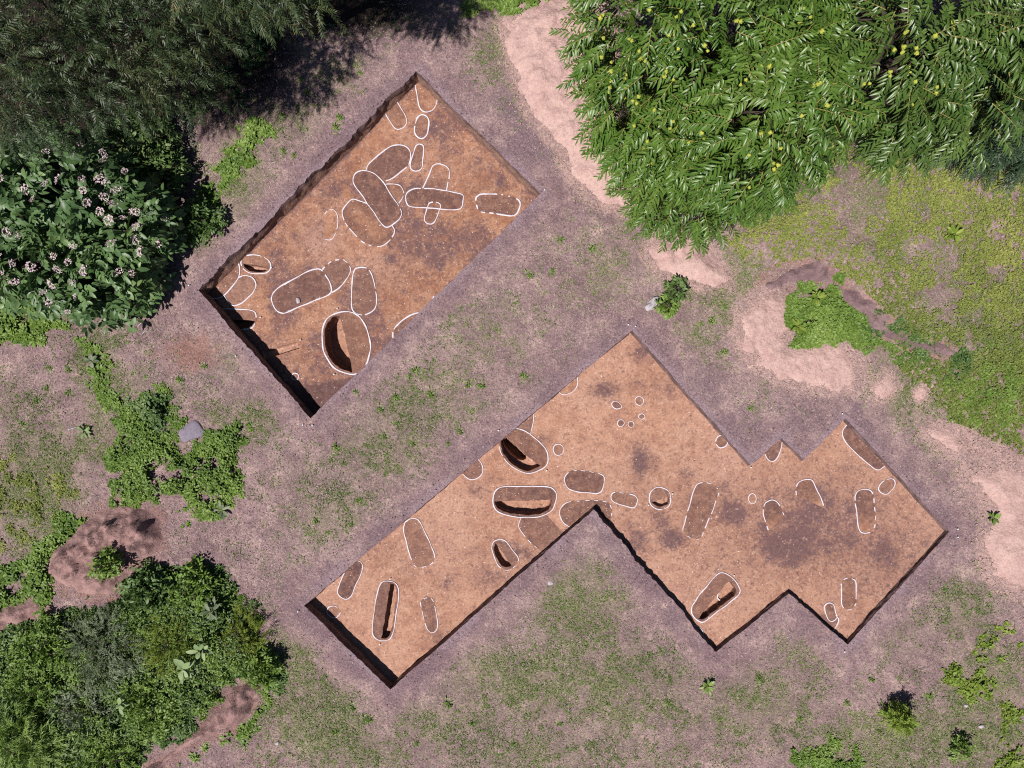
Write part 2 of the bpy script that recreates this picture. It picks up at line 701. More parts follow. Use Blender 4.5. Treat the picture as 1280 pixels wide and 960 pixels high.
# rough: jaggedness of each side in the order of the pixel corners (side i runs from corner i to i+1)
RIM1, FLO1, SIDES1, C1 = trench_outline(RIM1_PX, 1, [.035, .02, .03, .075], [.03, .03, .05, .06])
RIM2, FLO2, SIDES2, C2 = trench_outline(RIM2_PX, 2, [.025, .02, .06, .02, .04, .02, .02, .02, .02, .02, .02, .015], [.03, .02, .03, .02, .03, .02, .05, .03, .04, .03, .05, .03])

# ------------------------------------------------------------------ the pits
# region: (x0, y0, scale) of the view the coordinates were read in
RG = {'A': (420, 80, .21875), 'B': (240, 300, .25), 'Q': (240, 60, .25), 'C': (360, 640, .25), 'D': (560, 500, .25),
      'E': (740, 400, .25), 'F': (780, 580, .25), 'G': (960, 500, .270833), 'K': (960, 640, .333333), 'X': (0, 0, 1)}


def circ(cx, cy, rx, ry=None, n=10, rot=0):
    ry = ry or rx
    o = []
    for i in range(n):
        a = 2 * math.pi * i / n
        k = 1 + random.uniform(-.05, .05)
        x, y = rx * k * math.cos(a), ry * k * math.sin(a)
        o.append((cx + x * math.cos(rot) - y * math.sin(rot), cy + x * math.sin(rot) + y * math.cos(rot)))
    return o


S1 = "in the smaller rectangular trench"
PITS = [
    # trench, region, points, closed, options, label, name
    (1, 'A', [(450, 95), (460, 150), (468, 200), (475, 240), (490, 265), (515, 277), (545, 268), (565, 245), (576, 215), (579, 195)], 0, dict(fill=.28), "open U-shaped chalk outline at the far tip of the smaller rectangular trench", 'grave_pit'),
    (1, 'A', [(345, 205), (370, 250), (395, 295), (405, 330), (390, 360), (360, 374), (335, 365), (310, 330), (285, 285)], 0, dict(fill=.3, w=.8), "faint open U outline against the crumbling shaded wall, near the trench tip", 'grave_pit'),
    (1, 'A', [(495, 290), (520, 298), (532, 325), (528, 365), (518, 405), (490, 428), (462, 415), (450, 385), (455, 340), (468, 305)], 1, dict(fill=.5, w=1.25), "small thick-lined upright oval just below the U outline at the trench tip", 'grave_pit'),
    (1, 'A', [(480, 457), (500, 465), (503, 500), (497, 550), (490, 595), (460, 611), (432, 600), (427, 570), (440, 520), (455, 470)], 1, dict(fill=.5), "narrow upright slot outline beside the big dark rounded patch", 'grave_pit'),
    (1, 'A', [(285, 668), (320, 655), (370, 620), (415, 575), (430, 530), (420, 490), (390, 467), (350, 461), (310, 475), (250, 515), (190, 570), (175, 605)], 0, dict(fill=.95), "large darkest round-ended patch cut off by a long capsule outline", 'grave_pit'),
    (1, 'A', [(175, 610), (215, 625), (250, 655), (280, 690), (320, 755), (360, 810), (375, 850), (360, 890), (325, 920), (290, 932), (265, 915), (235, 875), (190, 810), (140, 740), (105, 690), (97, 660), (110, 630), (140, 613)], 1, dict(fill=.85, lvl=2), "long tilted brown capsule overlapping two rounded pits in the smaller trench", 'grave_pit'),
    (1, 'A', [(275, 687), (330, 688), (365, 695), (385, 725), (385, 760), (360, 797)], 0, dict(fill=.45, w=.75), "thin small arc bulging from the side of the long tilted capsule", 'grave_pit'),
    (1, 'X', [(459, 254), (450, 251), (441, 249), (434, 255), (428, 265), (431, 277), (440, 289), (450, 299), (457, 304), (470, 308), (480, 306), (488, 299), (493, 289), (490, 282)], 0, dict(fill=.72, ring=1, dash=[(.52, .75)]), "wide oval with orange middle and dashed lower edge beside the tilted capsule", 'grave_pit'),
    (1, 'A', [(497, 712), (520, 660), (545, 600), (560, 580), (590, 572), (625, 583), (645, 605), (648, 640), (640, 680), (632, 722)], 0, dict(fill=.8, fade=(560, 720, 600, 590)), "arch-topped outline standing on the horizontal capsule like a T", 'grave_pit'),
    (1, 'A', [(400, 765), (410, 735), (440, 715), (480, 710), (560, 715), (640, 725), (690, 737), (725, 750), (727, 780), (722, 815), (700, 832), (650, 835), (590, 830), (530, 822), (430, 816), (405, 795)], 1, dict(fill=.8, lvl=1), "horizontal capsule outline crossed by an arch above and a small slot below", 'grave_pit'),
    (1, 'A', [(530, 800), (555, 790), (580, 793), (598, 808), (590, 840), (575, 880), (555, 910), (530, 913), (510, 900), (508, 875), (520, 835)], 1, dict(fill=.6, lvl=2), "small slanted slot outline hanging under the horizontal capsule", 'grave_pit'),
    (1, 'A', [(808, 755), (830, 745), (880, 745), (945, 747), (1000, 757), (1040, 772), (1055, 800), (1045, 840), (1030, 860), (1000, 867), (930, 857), (870, 850), (820, 838), (805, 810), (798, 780)], 1, dict(fill=.6, w=1.3, dash=[(.02, .28), (.6, .8)]), "heavy dashed rounded rectangle nearest the chestnut-side corner of the smaller trench", 'grave_pit'),
    (1, 'Q', [(665, 832), (678, 812), (695, 805), (715, 812), (730, 840), (730, 880), (722, 920), (705, 952), (685, 960), (665, 954)], 0, dict(fill=.12, w=.75, dash=[(0, .12)]), "thin broken bracket-shaped line on pale floor, next to the ringed oval", 'grave_pit'),
    (1, 'B', [(250, 105), (265, 85), (300, 77), (340, 83), (375, 100), (392, 125), (388, 150), (365, 165), (325, 167), (285, 160), (255, 135)], 1, dict(fill=.4, w=1.1, cav=([(254, 119), (300, 121), (345, 129), (386, 140), (381, 150), (362, 160), (325, 162), (287, 155), (262, 137)], .24)), "small half-dug oval close under the long shaded wall of the smaller trench", 'grave_pit'),
    (1, 'B', [(232, 110), (240, 150), (232, 190), (200, 235), (160, 275), (120, 292), (75, 280)], 0, dict(fill=.55, close=[(60, 210), (150, 150)]), "brown corner area bounded by an arc running into the deepest wall shadow", 'grave_pit'),
    (1, 'B', [(232, 190), (262, 178), (300, 188), (322, 225), (310, 260), (280, 290), (240, 318), (205, 327), (180, 310), (162, 280)], 0, dict(fill=.5, lvl=1, close=[(200, 235)]), "egg-shaped outline hooked onto the arc in the shadowed corner", 'grave_pit'),
    (1, 'B', [(120, 350), (160, 343), (200, 345), (260, 347), (295, 352), (318, 365), (322, 400), (305, 435), (270, 447), (230, 453), (190, 445)], 0, dict(fill=.45, close=[(120, 420)], dash=[(.55, .62)], cav=([(195, 399), (318, 402), (300, 430), (270, 441), (230, 447), (192, 440), (165, 420)], .42)), "half-dug pit whose end vanishes into the dark wall shadow", 'grave_pit'),
    (1, 'B', [(400, 285), (412, 260), (450, 230), (520, 190), (600, 150), (640, 145), (660, 165), (690, 215), (700, 250), (690, 270), (650, 290), (560, 325), (480, 360), (455, 367), (425, 355), (405, 320)], 1, dict(fill=.8, lvl=1, w=1.15), "biggest slanted brown capsule in the smaller trench, holding a small stone", 'grave_pit'),
    (1, 'B', [(648, 148), (690, 110), (730, 98), (770, 108), (793, 140), (790, 165), (770, 200), (735, 240), (700, 262)], 0, dict(fill=.7, dash=[(.1, .5)]), "dashed rounded lobe joined to the end of the biggest slanted capsule", 'grave_pit'),
    (1, 'B', [(808, 160), (820, 140), (855, 136), (885, 150), (905, 195), (920, 260), (925, 300), (918, 340), (890, 365), (850, 375), (815, 362), (800, 330), (800, 260), (803, 200)], 1, dict(fill=.6), "upright bell-shaped brown outline just above the big half-dug oval", 'grave_pit'),
    (1, 'B', [(655, 500), (655, 450), (670, 410), (700, 377), (740, 363), (790, 363), (830, 382), (860, 420), (880, 470), (890, 520), (887, 570), (870, 620), (845, 652), (810, 668), (770, 662), (720, 640), (685, 600), (663, 555)], 1, dict(fill=.55, lvl=1, w=1.25, cav=([(716, 378), (738, 378), (755, 440), (772, 515), (790, 590), (803, 660), (770, 655), (724, 632), (691, 595), (670, 553), (662, 500), (662, 452), (677, 414), (702, 385)], .60)), "largest oval pit, dug out on one side to a bright orange bottom", 'grave_pit'),
    (1, 'B', circ(517, 683, 18), 1, dict(fill=.5, w=.9), "tiny lone ring beside the dark wedge in the smaller trench corner", 'post_hole'),
    (1, 'B', [(1005, 490), (1010, 450), (1040, 410), (1090, 375), (1142, 360)], 0, dict(fill=.6, w=1.3, close=[(1180, 420), (1060, 520)]), "thick arc cut by the grassy edge of the smaller trench", 'grave_pit'),
    (1, 'B', [(1203, 302), (1210, 283), (1232, 274)], 0, dict(fill=.3, w=1.2), "very short thick chalk hook at the grassy edge of the smaller trench", 'grave_pit'),
    # the larger trench
    (2, 'C', [(585, 55), (610, 35), (640, 33), (660, 50), (690, 110), (715, 165), (733, 210), (725, 250), (690, 270), (655, 275), (630, 262), (610, 210), (590, 140), (580, 90)], 1, dict(fill=.55, dash=[(.3, .58)]), "big tilted tongue outline, dashed along one side, alone in the trench arm", 'grave_pit'),
    (2, 'C', [(345, 240), (365, 250), (373, 275), (360, 320), (335, 375), (315, 420), (290, 435), (262, 420), (250, 395), (262, 350), (280, 305), (292, 290)], 0, dict(fill=.95), "dark slanted tongue open towards the edge at the trench arm tip", 'grave_pit'),
    (2, 'C', [(195, 495), (205, 475), (230, 470), (255, 482), (263, 500), (250, 520), (230, 527), (205, 515)], 1, dict(fill=.35, w=1.0), "small pale ring right by the tip corner of the trench arm", 'post_hole'),
    (2, 'C', [(425, 600), (428, 550), (438, 470), (450, 400), (470, 355), (500, 347), (530, 353), (550, 380), (552, 430), (540, 500), (530, 580), (515, 625), (495, 640), (460, 640), (435, 625)], 1, dict(fill=.65, cav=([(513, 356), (529, 360), (543, 383), (544, 430), (532, 500), (522, 578), (508, 618), (491, 632), (467, 633), (478, 570), (492, 480), (505, 400)], .30)), "long narrow pit split lengthwise by a thin dark cut", 'grave_pit'),
    (2, 'C', [(665, 445), (690, 430), (715, 430), (732, 455), (742, 510), (748, 560), (742, 590), (722, 603), (700, 590), (685, 550), (672, 490)], 1, dict(fill=.6, w=.9, dash=[(.0, .16), (.72, 1)]), "slim tongue outline with dashed side between the split pit and trench edge", 'grave_pit'),
    (2, 'D', [(427, 62), (426, 110), (412, 175)], 0, dict(fill=.75, w=.9, close=[(360, 150), (290, 150)]), "dark wedge at the edge above the pit with the black hole", 'grave_pit'),
    (2, 'D', [(300, 150), (345, 143), (400, 165), (450, 205), (490, 250), (500, 290), (495, 320), (470, 345), (400, 366), (350, 350), (300, 315), (265, 265), (260, 232)], 0, dict(fill=.8, lvl=1, w=1.1, close=[(240, 205), (240, 160)], cav=([(285, 180), (330, 217), (400, 282), (464, 328), (440, 341), (402, 357), (354, 342), (308, 309), (272, 263), (266, 235), (262, 208)], .30, [(290, 192), (330, 226), (392, 284), (392, 298), (376, 308), (350, 303), (312, 277), (280, 236), (274, 212)], .7)), "large oval pit at the edge with a deep black hole inside", 'grave_pit'),
    (2, 'D', [(150, 293), (170, 320), (175, 350), (160, 380), (130, 397), (100, 393), (72, 370)], 0, dict(fill=.6, close=[(60, 340), (120, 290)]), "half round brown patch cut by the edge next to the holed oval", 'grave_pit'),
    (2, 'D', [(230, 480), (245, 450), (285, 433), (400, 433), (500, 435), (530, 450), (540, 480), (530, 520), (515, 550), (470, 575), (420, 584), (340, 580), (270, 565), (240, 545), (228, 510)], 1, dict(fill=.85, lvl=1, w=1.15, cav=([(235, 506), (300, 504), (400, 503), (522, 499), (517, 525), (504, 548), (467, 567), (420, 576), (341, 572), (274, 557), (247, 540), (236, 520)], .32)), "wide half-dug rounded rectangle with a black lower rim", 'grave_pit'),
    (2, 'D', [(366, 588), (352, 630), (380, 675), (430, 725), (470, 762)], 0, dict(fill=.7, w=.8, dash=[(.4, 1)], close=[(590, 675), (535, 622), (488, 572)]), "slanted brown band running from the half-dug rectangle into the trench wall", 'grave_pit'),
    (2, 'D', [(220, 735), (235, 705), (270, 700), (295, 715), (325, 755), (348, 790), (345, 815), (320, 838), (290, 846), (260, 830), (235, 790)], 1, dict(fill=.6, dash=[(.25, .5)], cav=([(236, 716), (262, 745), (295, 795), (318, 830), (291, 838), (265, 823), (242, 787), (229, 738)], .24)), "small tilted half-dug oval by itself near the trench wall", 'grave_pit'),
    (2, 'D', [(583, 405), (590, 375), (620, 352), (680, 354), (740, 362), (775, 375), (783, 395), (775, 440), (755, 462), (700, 464), (640, 455), (600, 442)], 1, dict(fill=.95, dash=[(.6, .88)]), "dark rounded rectangle above the notch corner, dashed below", 'grave_pit'),
    (2, 'D', [(612, 638), (575, 610), (557, 570), (565, 535), (600, 510), (680, 502), (760, 503), (805, 515), (820, 560), (808, 612)], 0, dict(fill=.8, dash=[(.38, 1)], close=[(740, 560), (700, 575)]), "wide dashed dome outline wrapped around the notch corner", 'grave_pit'),
    (2, 'D', [(815, 480), (825, 462), (850, 460), (920, 472), (945, 490), (943, 515), (930, 535), (900, 533), (850, 520), (822, 505)], 1, dict(fill=.45, w=.9, dash=[(.7, .95)]), "small flat lozenge outline beyond the dashed dome", 'grave_pit'),
    (2, 'D', circ(552, 248, 27), 1, dict(fill=.3, w=.8), "single round ring beside the pit with the black hole", 'post_hole'),
    (2, 'E', circ(122, 425, 27, 19, 10, .5), 1, dict(fill=.95, w=.8), "dark filled oval of the five-ring cluster", 'post_hole'),
    (2, 'E', circ(237, 405, 22), 1, dict(fill=.35, w=.8), "largest round pale ring of the five-ring cluster", 'post_hole'),
    (2, 'E', circ(248, 482, 16, 13), 1, dict(fill=.3, w=.8), "small ring just under the largest ring of the cluster", 'post_hole'),
    (2, 'E', circ(143, 516, 18, 19), 1, dict(fill=.55, w=.8), "medium brown ring below the dark oval of the cluster", 'post_hole'),
    (2, 'E', circ(196, 521, 14), 1, dict(fill=.45, w=.8), "smallest ring at the bottom middle of the cluster", 'post_hole'),
    (2, 'X', [(721, 470), (722, 480), (716, 490), (704, 493), (697, 488)], 0, dict(fill=.2, w=.9, close=[(700, 476)]), "pale half ring on the long edge facing the smaller trench", 'post_hole'),
    (2, 'E', circ(341, 890, 54, 54), 1, dict(fill=.55, cav=([(296, 912), (330, 899), (388, 882), (386, 905), (374, 924), (345, 935), (313, 926)], .15)), "round half-dug pit with a ragged dark crescent", 'grave_pit'),
    (2, 'E', circ(648, 608, 32), 1, dict(fill=.5), "ring tucked under the straight inner edge of the larger trench", 'post_hole'),
    (2, 'E', circ(802, 893, 20, 24), 1, dict(fill=.25, w=.8), "lone pale ring between the big dashed capsule and the arch outlines", 'post_hole'),
    (2, 'E', [(952, 596), (945, 640), (930, 685), (905, 706), (880, 697), (865, 670), (868, 650)], 0, dict(fill=.9, close=[(900, 615)]), "dark drop-shaped pit in the sawtooth corner", 'grave_pit'),
    (2, 'F', [(360, 110), (380, 95), (415, 93), (450, 107), (475, 135), (460, 185), (435, 250), (405, 320), (380, 370), (340, 370), (305, 350), (295, 325), (305, 280), (325, 210), (345, 145)], 1, dict(fill=.5, dash=[(.3, .56), (.74, .96)]), "large slanted capsule with both long sides dashed", 'grave_pit'),
    (2, 'F', [(720, 330), (705, 285), (697, 240), (700, 205), (715, 188), (745, 181), (775, 200), (790, 235), (802, 268)], 0, dict(fill=.85, dash=[(0, .22), (.75, 1)], fade=(745, 230, 760, 330)), "arch outline fading into the dark stain beside the lone pale ring", 'grave_pit'),
    (2, 'G', [(130, 438), (127, 405), (140, 380), (170, 367), (200, 368), (215, 390), (235, 435), (255, 480), (267, 503)], 0, dict(fill=.8, dash=[(0, .15), (.82, 1)], fade=(180, 430, 200, 520)), "leaning arch outline above the widest dark stain", 'grave_pit'),
    (2, 'F', [(340, 720), (350, 695), (400, 630), (460, 560), (495, 546), (540, 570), (575, 620), (578, 640), (560, 665), (500, 710), (430, 765), (395, 789), (370, 780), (345, 750)], 1, dict(fill=.5, lvl=1, w=1.1, cav=([(527, 584), (460, 660), (397, 738), (372, 774), (395, 780), (496, 702), (555, 658), (568, 633), (543, 594)], .32), inner=[(524, 590), (500, 630), (481, 678), (496, 700)]), "slanted half-dug pit with a chalk line across its bottom", 'grave_pit'),
    (2, 'F', [(352, 806), (380, 820), (396, 845), (398, 868)], 0, dict(fill=.1, w=.8), "chalk arc lying in the wall shadow below the slanted half-dug pit", 'grave_pit'),
    (2, 'G', [(362, 115), (345, 140), (345, 170), (365, 205), (410, 250), (470, 300), (505, 322), (530, 312), (547, 297)], 0, dict(fill=.9, w=1.05), "long dark band along the far edge by the trench peak", 'grave_pit'),
    (2, 'G', [(510, 405), (520, 385), (545, 367), (575, 363), (587, 380), (580, 405), (560, 425), (545, 434), (520, 425)], 1, dict(fill=.4, w=.9), "small egg-shaped ring below the long dark band", 'grave_pit'),
    (2, 'G', [(403, 440), (415, 420), (440, 413), (470, 417), (485, 440), (490, 490), (495, 540), (495, 575), (480, 605), (450, 615), (425, 605), (412, 570), (408, 510), (403, 465)], 1, dict(fill=.9, dash=[(.4, .8)], fade=(450, 500, 450, 600)), "upright capsule dark at its top, dashed around its foot", 'grave_pit'),
    (2, 'K', [(275, 270), (285, 252), (302, 246), (325, 255), (330, 275), (330, 330), (325, 352), (305, 366), (283, 358), (275, 335)], 1, dict(fill=.6, dash=[(.25, .5), (.75, 1)]), "upright capsule with dashed sides near the bottom corner of the trench", 'grave_pit'),
    (2, 'K', [(212, 370), (212, 350), (228, 340), (245, 348), (252, 375), (258, 395), (240, 410), (225, 403), (217, 385)], 1, dict(fill=.8, lvl=1), "small narrow ring with a chalk tail touching the trench wall", 'post_hole'),
    (2, 'K', [(252, 386), (264, 402), (258, 422), (243, 448)], 0, dict(fill=.75, w=1.0, close=[(190, 400), (200, 386), (215, 382)]), "brown corner patch under the small tailed ring at the wall", 'grave_pit'),
]
TR = {1: (RIM1, FLO1), 2: (RIM2, FLO2)}
dmid = {1: .86}


def to_floor(t, reg, pts):
    x0, y0, s = RG[reg]
    out = []
    for a, b in pts:
        px, py = x0 + a * s, y0 + b * s
        z = -.3
        for _ in range(3):
            x, y = P(px, py, z)
            z = float(-(depth1(x) if t == 1 else depth2(x)))
        out.append(P(px, py, z))
    return np.array(out)


CAV = {1: [], 2: []}
jobs = []
for t, reg, pts, closed, o, label, nm in PITS:
    path = catmull(to_floor(t, reg, pts), bool(closed))
    if closed:
        path = ccw(path)
    cav = None
    if 'cav' in o:
        cp = ccw(resample(to_floor(t, reg, o['cav'][0]), .05))
        cp = cp + np.stack([vn(cp[:, 0], cp[:, 1], 9, 5) - .5, vn(cp[:, 0], cp[:, 1], 9, 8) - .5], 1) * .035
        cav = [cp, o['cav'][1]]
        if len(o['cav']) > 2:
            sp = ccw(resample(to_floor(t, reg, o['cav'][2]), .05))
            cav += [sp, o['cav'][3]]
        CAV[t].append(cp)
    jobs.append((t, reg, path, closed, o, label, nm, cav))
# the narrow sondage slot, dug through the floor near the wall of the smaller trench
SLOT = ccw(resample(to_floor(1, 'B', [(350, 552), (420, 538), (526, 508), (537, 543), (462, 566), (395, 588), (365, 596)]), .05))
CAV[1].append(SLOT)


def cavity(poly, ztop, depth, sub=None, subdepth=0):
    """Walls and bottom of a dug hollow. poly counter-clockwise; ztop per point."""
    rows = []
    n = len(poly)
    for k, (i, d) in enumerate([(0, 0), (.006, .3), (.012, .6), (.022, .85), (.045, 1.0)]):
        p = inset(poly, i)
        if k:
            p = p + (RNG.random((n, 2)) - .5) * .012
        z = ztop - depth * d + (0 if k == 0 else (vn(p[:, 0], p[:, 1], 5, 2) - .5) * .03)
        rows.append(np.column_stack([p, z]))
    lst = [strip(rows, True)]
    bot = rows[-1]
    loops = [bot[:, :2]]
    if sub is not None:
        loops.append(sub)
    V, T = cdt(loops, grid_pts(bot[:, :2], .09, .04), lambda x, y: inside(x, y, bot[:, :2]) & (~inside(x, y, sub) if sub is not None else True))
    zb = np.mean(bot[:, 2]) + (fbm(V[:, 0], V[:, 1], 3, 9, 3) - .5) * .04
    for i, v in enumerate(V):            # weld the border heights
        dd = np.hypot(bot[:, 0] - v[0], bot[:, 1] - v[1])
        j = dd.argmin()
        if dd[j] < 1e-4:
            zb[i] = bot[j, 2]
    if sub is not None:
        zs = np.zeros(len(sub))
        for i, q in enumerate(sub):
            zs[i] = zb[np.hypot(V[:, 0] - q[0], V[:, 1] - q[1]).argmin()]
        lst.append(cavity(sub, zs, subdepth))
    lst.append((np.column_stack([V, zb]), T))
    return merge(lst)


def ribbon(path, closed, t, width, dz, dash=(), zfix=None):
    """Chalk line laid along a path on the floor."""
    p = resample(path, .045, closed)
    n = len(p)
    t_ = np.roll(p, -1, 0) - np.roll(p, 1, 0)
    if not closed:
        t_[0] = p[1] - p[0]
        t_[-1] = p[-1] - p[-2]
    t_ /= np.hypot(t_[:, 0], t_[:, 1])[:, None] + 1e-9
    nn = np.stack([-t_[:, 1], t_[:, 0]], 1)
    s = np.arange(n) * .045
    sd = random.random() * 50
    wob = (vn(s, s * 0 + sd, 3.2, 4) - .5)[:, None] * .03
    w = width * (.58 + .85 * vn(s, s * 0 + sd, 7, 6))
    lit = np.ones(n, bool)
    for a, b in dash:
        q = (np.arange(n) / n >= a) & (np.arange(n) / n <= b)
        per = .27
        ph = ((s + .05 * vn(s, s * 0, 3, 9)) % per) / per
        lit &= ~(q & (ph > .64))
    lit &= vn(s, s * 0 + sd, 13, 12) > .10
    c = p + nn * wob
    l, r = c + nn * w[:, None] * .5, c - nn * w[:, None] * .5
    z = (floor_z(t, p[:, 0], p[:, 1]) if zfix is None else np.full(n, zfix)) + dz + .004 * (vn(s, s * 0, 9, 3))
    lo = z - .012
    rows = [np.column_stack([l, lo]), np.column_stack([l, z]), np.column_stack([r, z]), np.column_stack([r, lo])]
    V = np.vstack(rows)
    T = []
    for i in range(n if closed else n - 1):
        j = (i + 1) % n
        if not (lit[i] and lit[j]):
            continue
        for k in range(3):
            a, b, c2, d = k * n + i, k * n + j, (k + 1) * n + j, (k + 1) * n + i
            T += [(a, b, c2), (a, c2, d)]
    return V, np.array(T)


for t, reg, path, closed, o, label, nm, cav in jobs:
    c = path.mean(0)
    zc = float(floor_z(t, c[0], c[1]))
    grp = "chalk outlined pits in the smaller trench" if t == 1 else "chalk outlined pits in the larger trench"
    root = thing(nm, label, "pit" if nm == 'grave_pit' else "post hole", (c[0], c[1], zc), grp)
    lvl = o.get('lvl', 0)
    w = (.032 if t == 1 else .026) * o.get('w', 1.0)
    lp = inset(path, -w * .45) if (closed and cav) else path
    V, T = ribbon(lp, bool(closed), t, w, .016 + .004 * lvl, o.get('dash', ()))
    line = part('chalk_outline', V, T, MT_CHALK, root)
    poly = path
    if o.get('close'):
        poly = np.vstack([path, to_floor(t, reg, o['close'])])
    if t == 1 or True:
        poly = ccw(resample(poly, .06))
        flo = TR[t][1]
        loops = [poly] + ([cav[0]] if cav else [])
        gp = grid_pts(poly, .09, .03)

        def keep(x, y, poly=poly, cav=cav, flo=flo):
            k = inside(x, y, poly) & inside(x, y, flo)
            return k & ~inside(x, y, cav[0]) if cav else k
        V, T = cdt(loops, gp, keep)
        z = floor_z(t, V[:, 0], V[:, 1]) + .006 + .0035 * lvl
        f = random.uniform(.85, 1.08) * np.full(len(V), float(o['fill']) if o['fill'] < .3 else .3 + .7 * float(o['fill']))
        if o.get('ring'):
            f *= .25 + .75 * (1 - sst(.12, .5, pdist(V[:, 0], V[:, 1], poly)))
        if o.get('fade'):
            a, b = to_floor(t, reg, [o['fade'][:2], o['fade'][2:]])
            k = ((V - a) @ (b - a)) / ((b - a) @ (b - a))
            f *= 1 - .75 * sst(0, 1, k)
        if len(T):
            part('soil_fill', np.column_stack([V, z]), T, MT_TRENCH, root, dict(fill=f, stain=np.full(len(V), random.uniform(0, .22) if o['fill'] > .4 else 0.), pale=np.full(len(V), random.uniform(0, .3))))
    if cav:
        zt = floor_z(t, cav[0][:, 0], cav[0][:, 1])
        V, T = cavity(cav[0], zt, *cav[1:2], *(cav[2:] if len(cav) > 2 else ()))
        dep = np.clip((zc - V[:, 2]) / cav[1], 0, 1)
        part('hollow', V, T, MT_TRENCH, root, dict(fill=.95 * sst(.04, .15, dep) * (1 - sst(.84, .93, dep)), stain=np.zeros(len(V)), pale=np.full(len(V), .25)))  # fill darkens the hollow walls to paint in shadow, bottom stays orange
    if o.get('inner'):
        q = catmull(to_floor(t, reg, o['inner']), False)
        V, T = ribbon(q, False, t, .036, .012, (), zc - cav[1] + .03)
        sub = part('section_line', V, T, MT_CHALK, root)

slot_c = SLOT.mean(0)
root = thing('trial_slot', "narrow dug slot with orange bottom reaching out from the shaded trench wall", "slot", (slot_c[0], slot_c[1], -.56))
V, T = cavity(SLOT, floor_z(1, SLOT[:, 0], SLOT[:, 1]), .17)
part('hollow', V, T, MT_TRENCH, root, dict(fill=np.zeros(len(V)), stain=np.zeros(len(V)), pale=np.full(len(V), .4)))

# stains on the floors: px, py, rx, ry, amount
ST1 = [(545, 325, 14, 10, .8), (490, 322, 14, 9, .6), (525, 312, 12, 14, .7), (625, 225, 9, 14, .7), (600, 205, 26, 14, .45), (560, 160, 16, 26, .25),
       (385, 330, 70, 18, .25), (400, 290, 35, 30, .3), (330, 430, 30, 20, .45), (410, 500, 70, 26, .75), (470, 380, 40, 25, .35), (395, 445, 40, 40, .25),
       (335, 300, 40, 22, .4), (510, 350, 60, 30, .35), (560, 300, 60, 40, .3), (440, 215, 30, 20, .12), (330, 470, 70, 40, .5), (430, 480, 50, 40, .5), (480, 430, 50, 40, .4), (350, 300, 50, 30, .35), (620, 215, 40, 40, .35), (585, 250, 50, 40, .2), (530, 380, 40, 30, .3), (340, 340, 40, 20, .4)]
ST2 = [(800, 578, 10, 16, .85), (812, 575, 9, 10, .5), (798, 562, 7, 7, .6), (756, 487, 14, 9, .7), (800, 440, 8, 12, .6), (797, 480, 8, 8, .4), (835, 483, 12, 14, .4),
       (858, 593, 8, 7, .6), (915, 640, 20, 16, .8), (840, 672, 16, 11, .8), (797, 676, 12, 16, .7), (828, 655, 10, 9, .7), (820, 643, 8, 8, .6), (868, 625, 10, 10, .7),
       (905, 610, 14, 12, .5), (985, 680, 34, 22, 1.), (1005, 655, 40, 26, .75), (1018, 632, 26, 26, .75), (1062, 637, 16, 12, .7), (1100, 690, 24, 22, .7),
       (960, 665, 24, 16, .6), (1040, 690, 30, 14, .4), (1060, 585, 18, 9, .45), (1040, 600, 8, 8, .4), (900, 700, 40, 30, .3), (935, 690, 16, 30, .35), (990, 720, 30, 10, .3),
       (645, 690, 8, 10, .7), (660, 693, 9, 9, .55), (612, 722, 18, 12, .55), (595, 690, 12, 10, .3), (548, 797, 12, 12, .5), (485, 690, 16, 14, .3), (510, 710, 12, 12, .3),
       (595, 612, 10, 8, .5), (680, 548, 7, 6, .5), (635, 730, 20, 20, .35), (560, 730, 14, 14, .35), (790, 605, 8, 8, .3), (1020, 725, 20, 10, .3), (1080, 735, 16, 12, .4),
       (1105, 780, 20, 14, .3), (1030, 550, 20, 10, .2), (740, 690, 20, 12, .3), (790, 660, 14, 14, .4), (1125, 760, 10, 10, .3), (985, 600, 10, 8, .3), (1140, 640, 14, 10, .25), (1020, 660, 90, 50, .62), (1100, 690, 60, 50, .52), (1060, 640, 60, 30, .5), (885, 640, 60, 40, .32), (640, 710, 50, 30, .25), (1060, 770, 50, 30, .2), (800, 640, 40, 40, .25), (520, 700, 60, 30, .15), (960, 740, 60, 30, .2)]


def blobs(x, y, lst, z=0.0, fall=.9):
    px = 640 + np.asarray(x) * F / (H - z)
    py = 480 - np.asarray(y) * F / (H - z)
    r = np.zeros(np.shape(x))
    for cx, cy, rx, ry, a in lst:
        q = ((px - cx) / rx) ** 2 + ((py - cy) / ry) ** 2
        r = np.maximum(r, a * np.exp(-q * fall))
    return r


DARKWEDGE = to_floor(1, 'B', [(545, 738), (800, 690), (850, 640), (620, 900), (560, 800)])


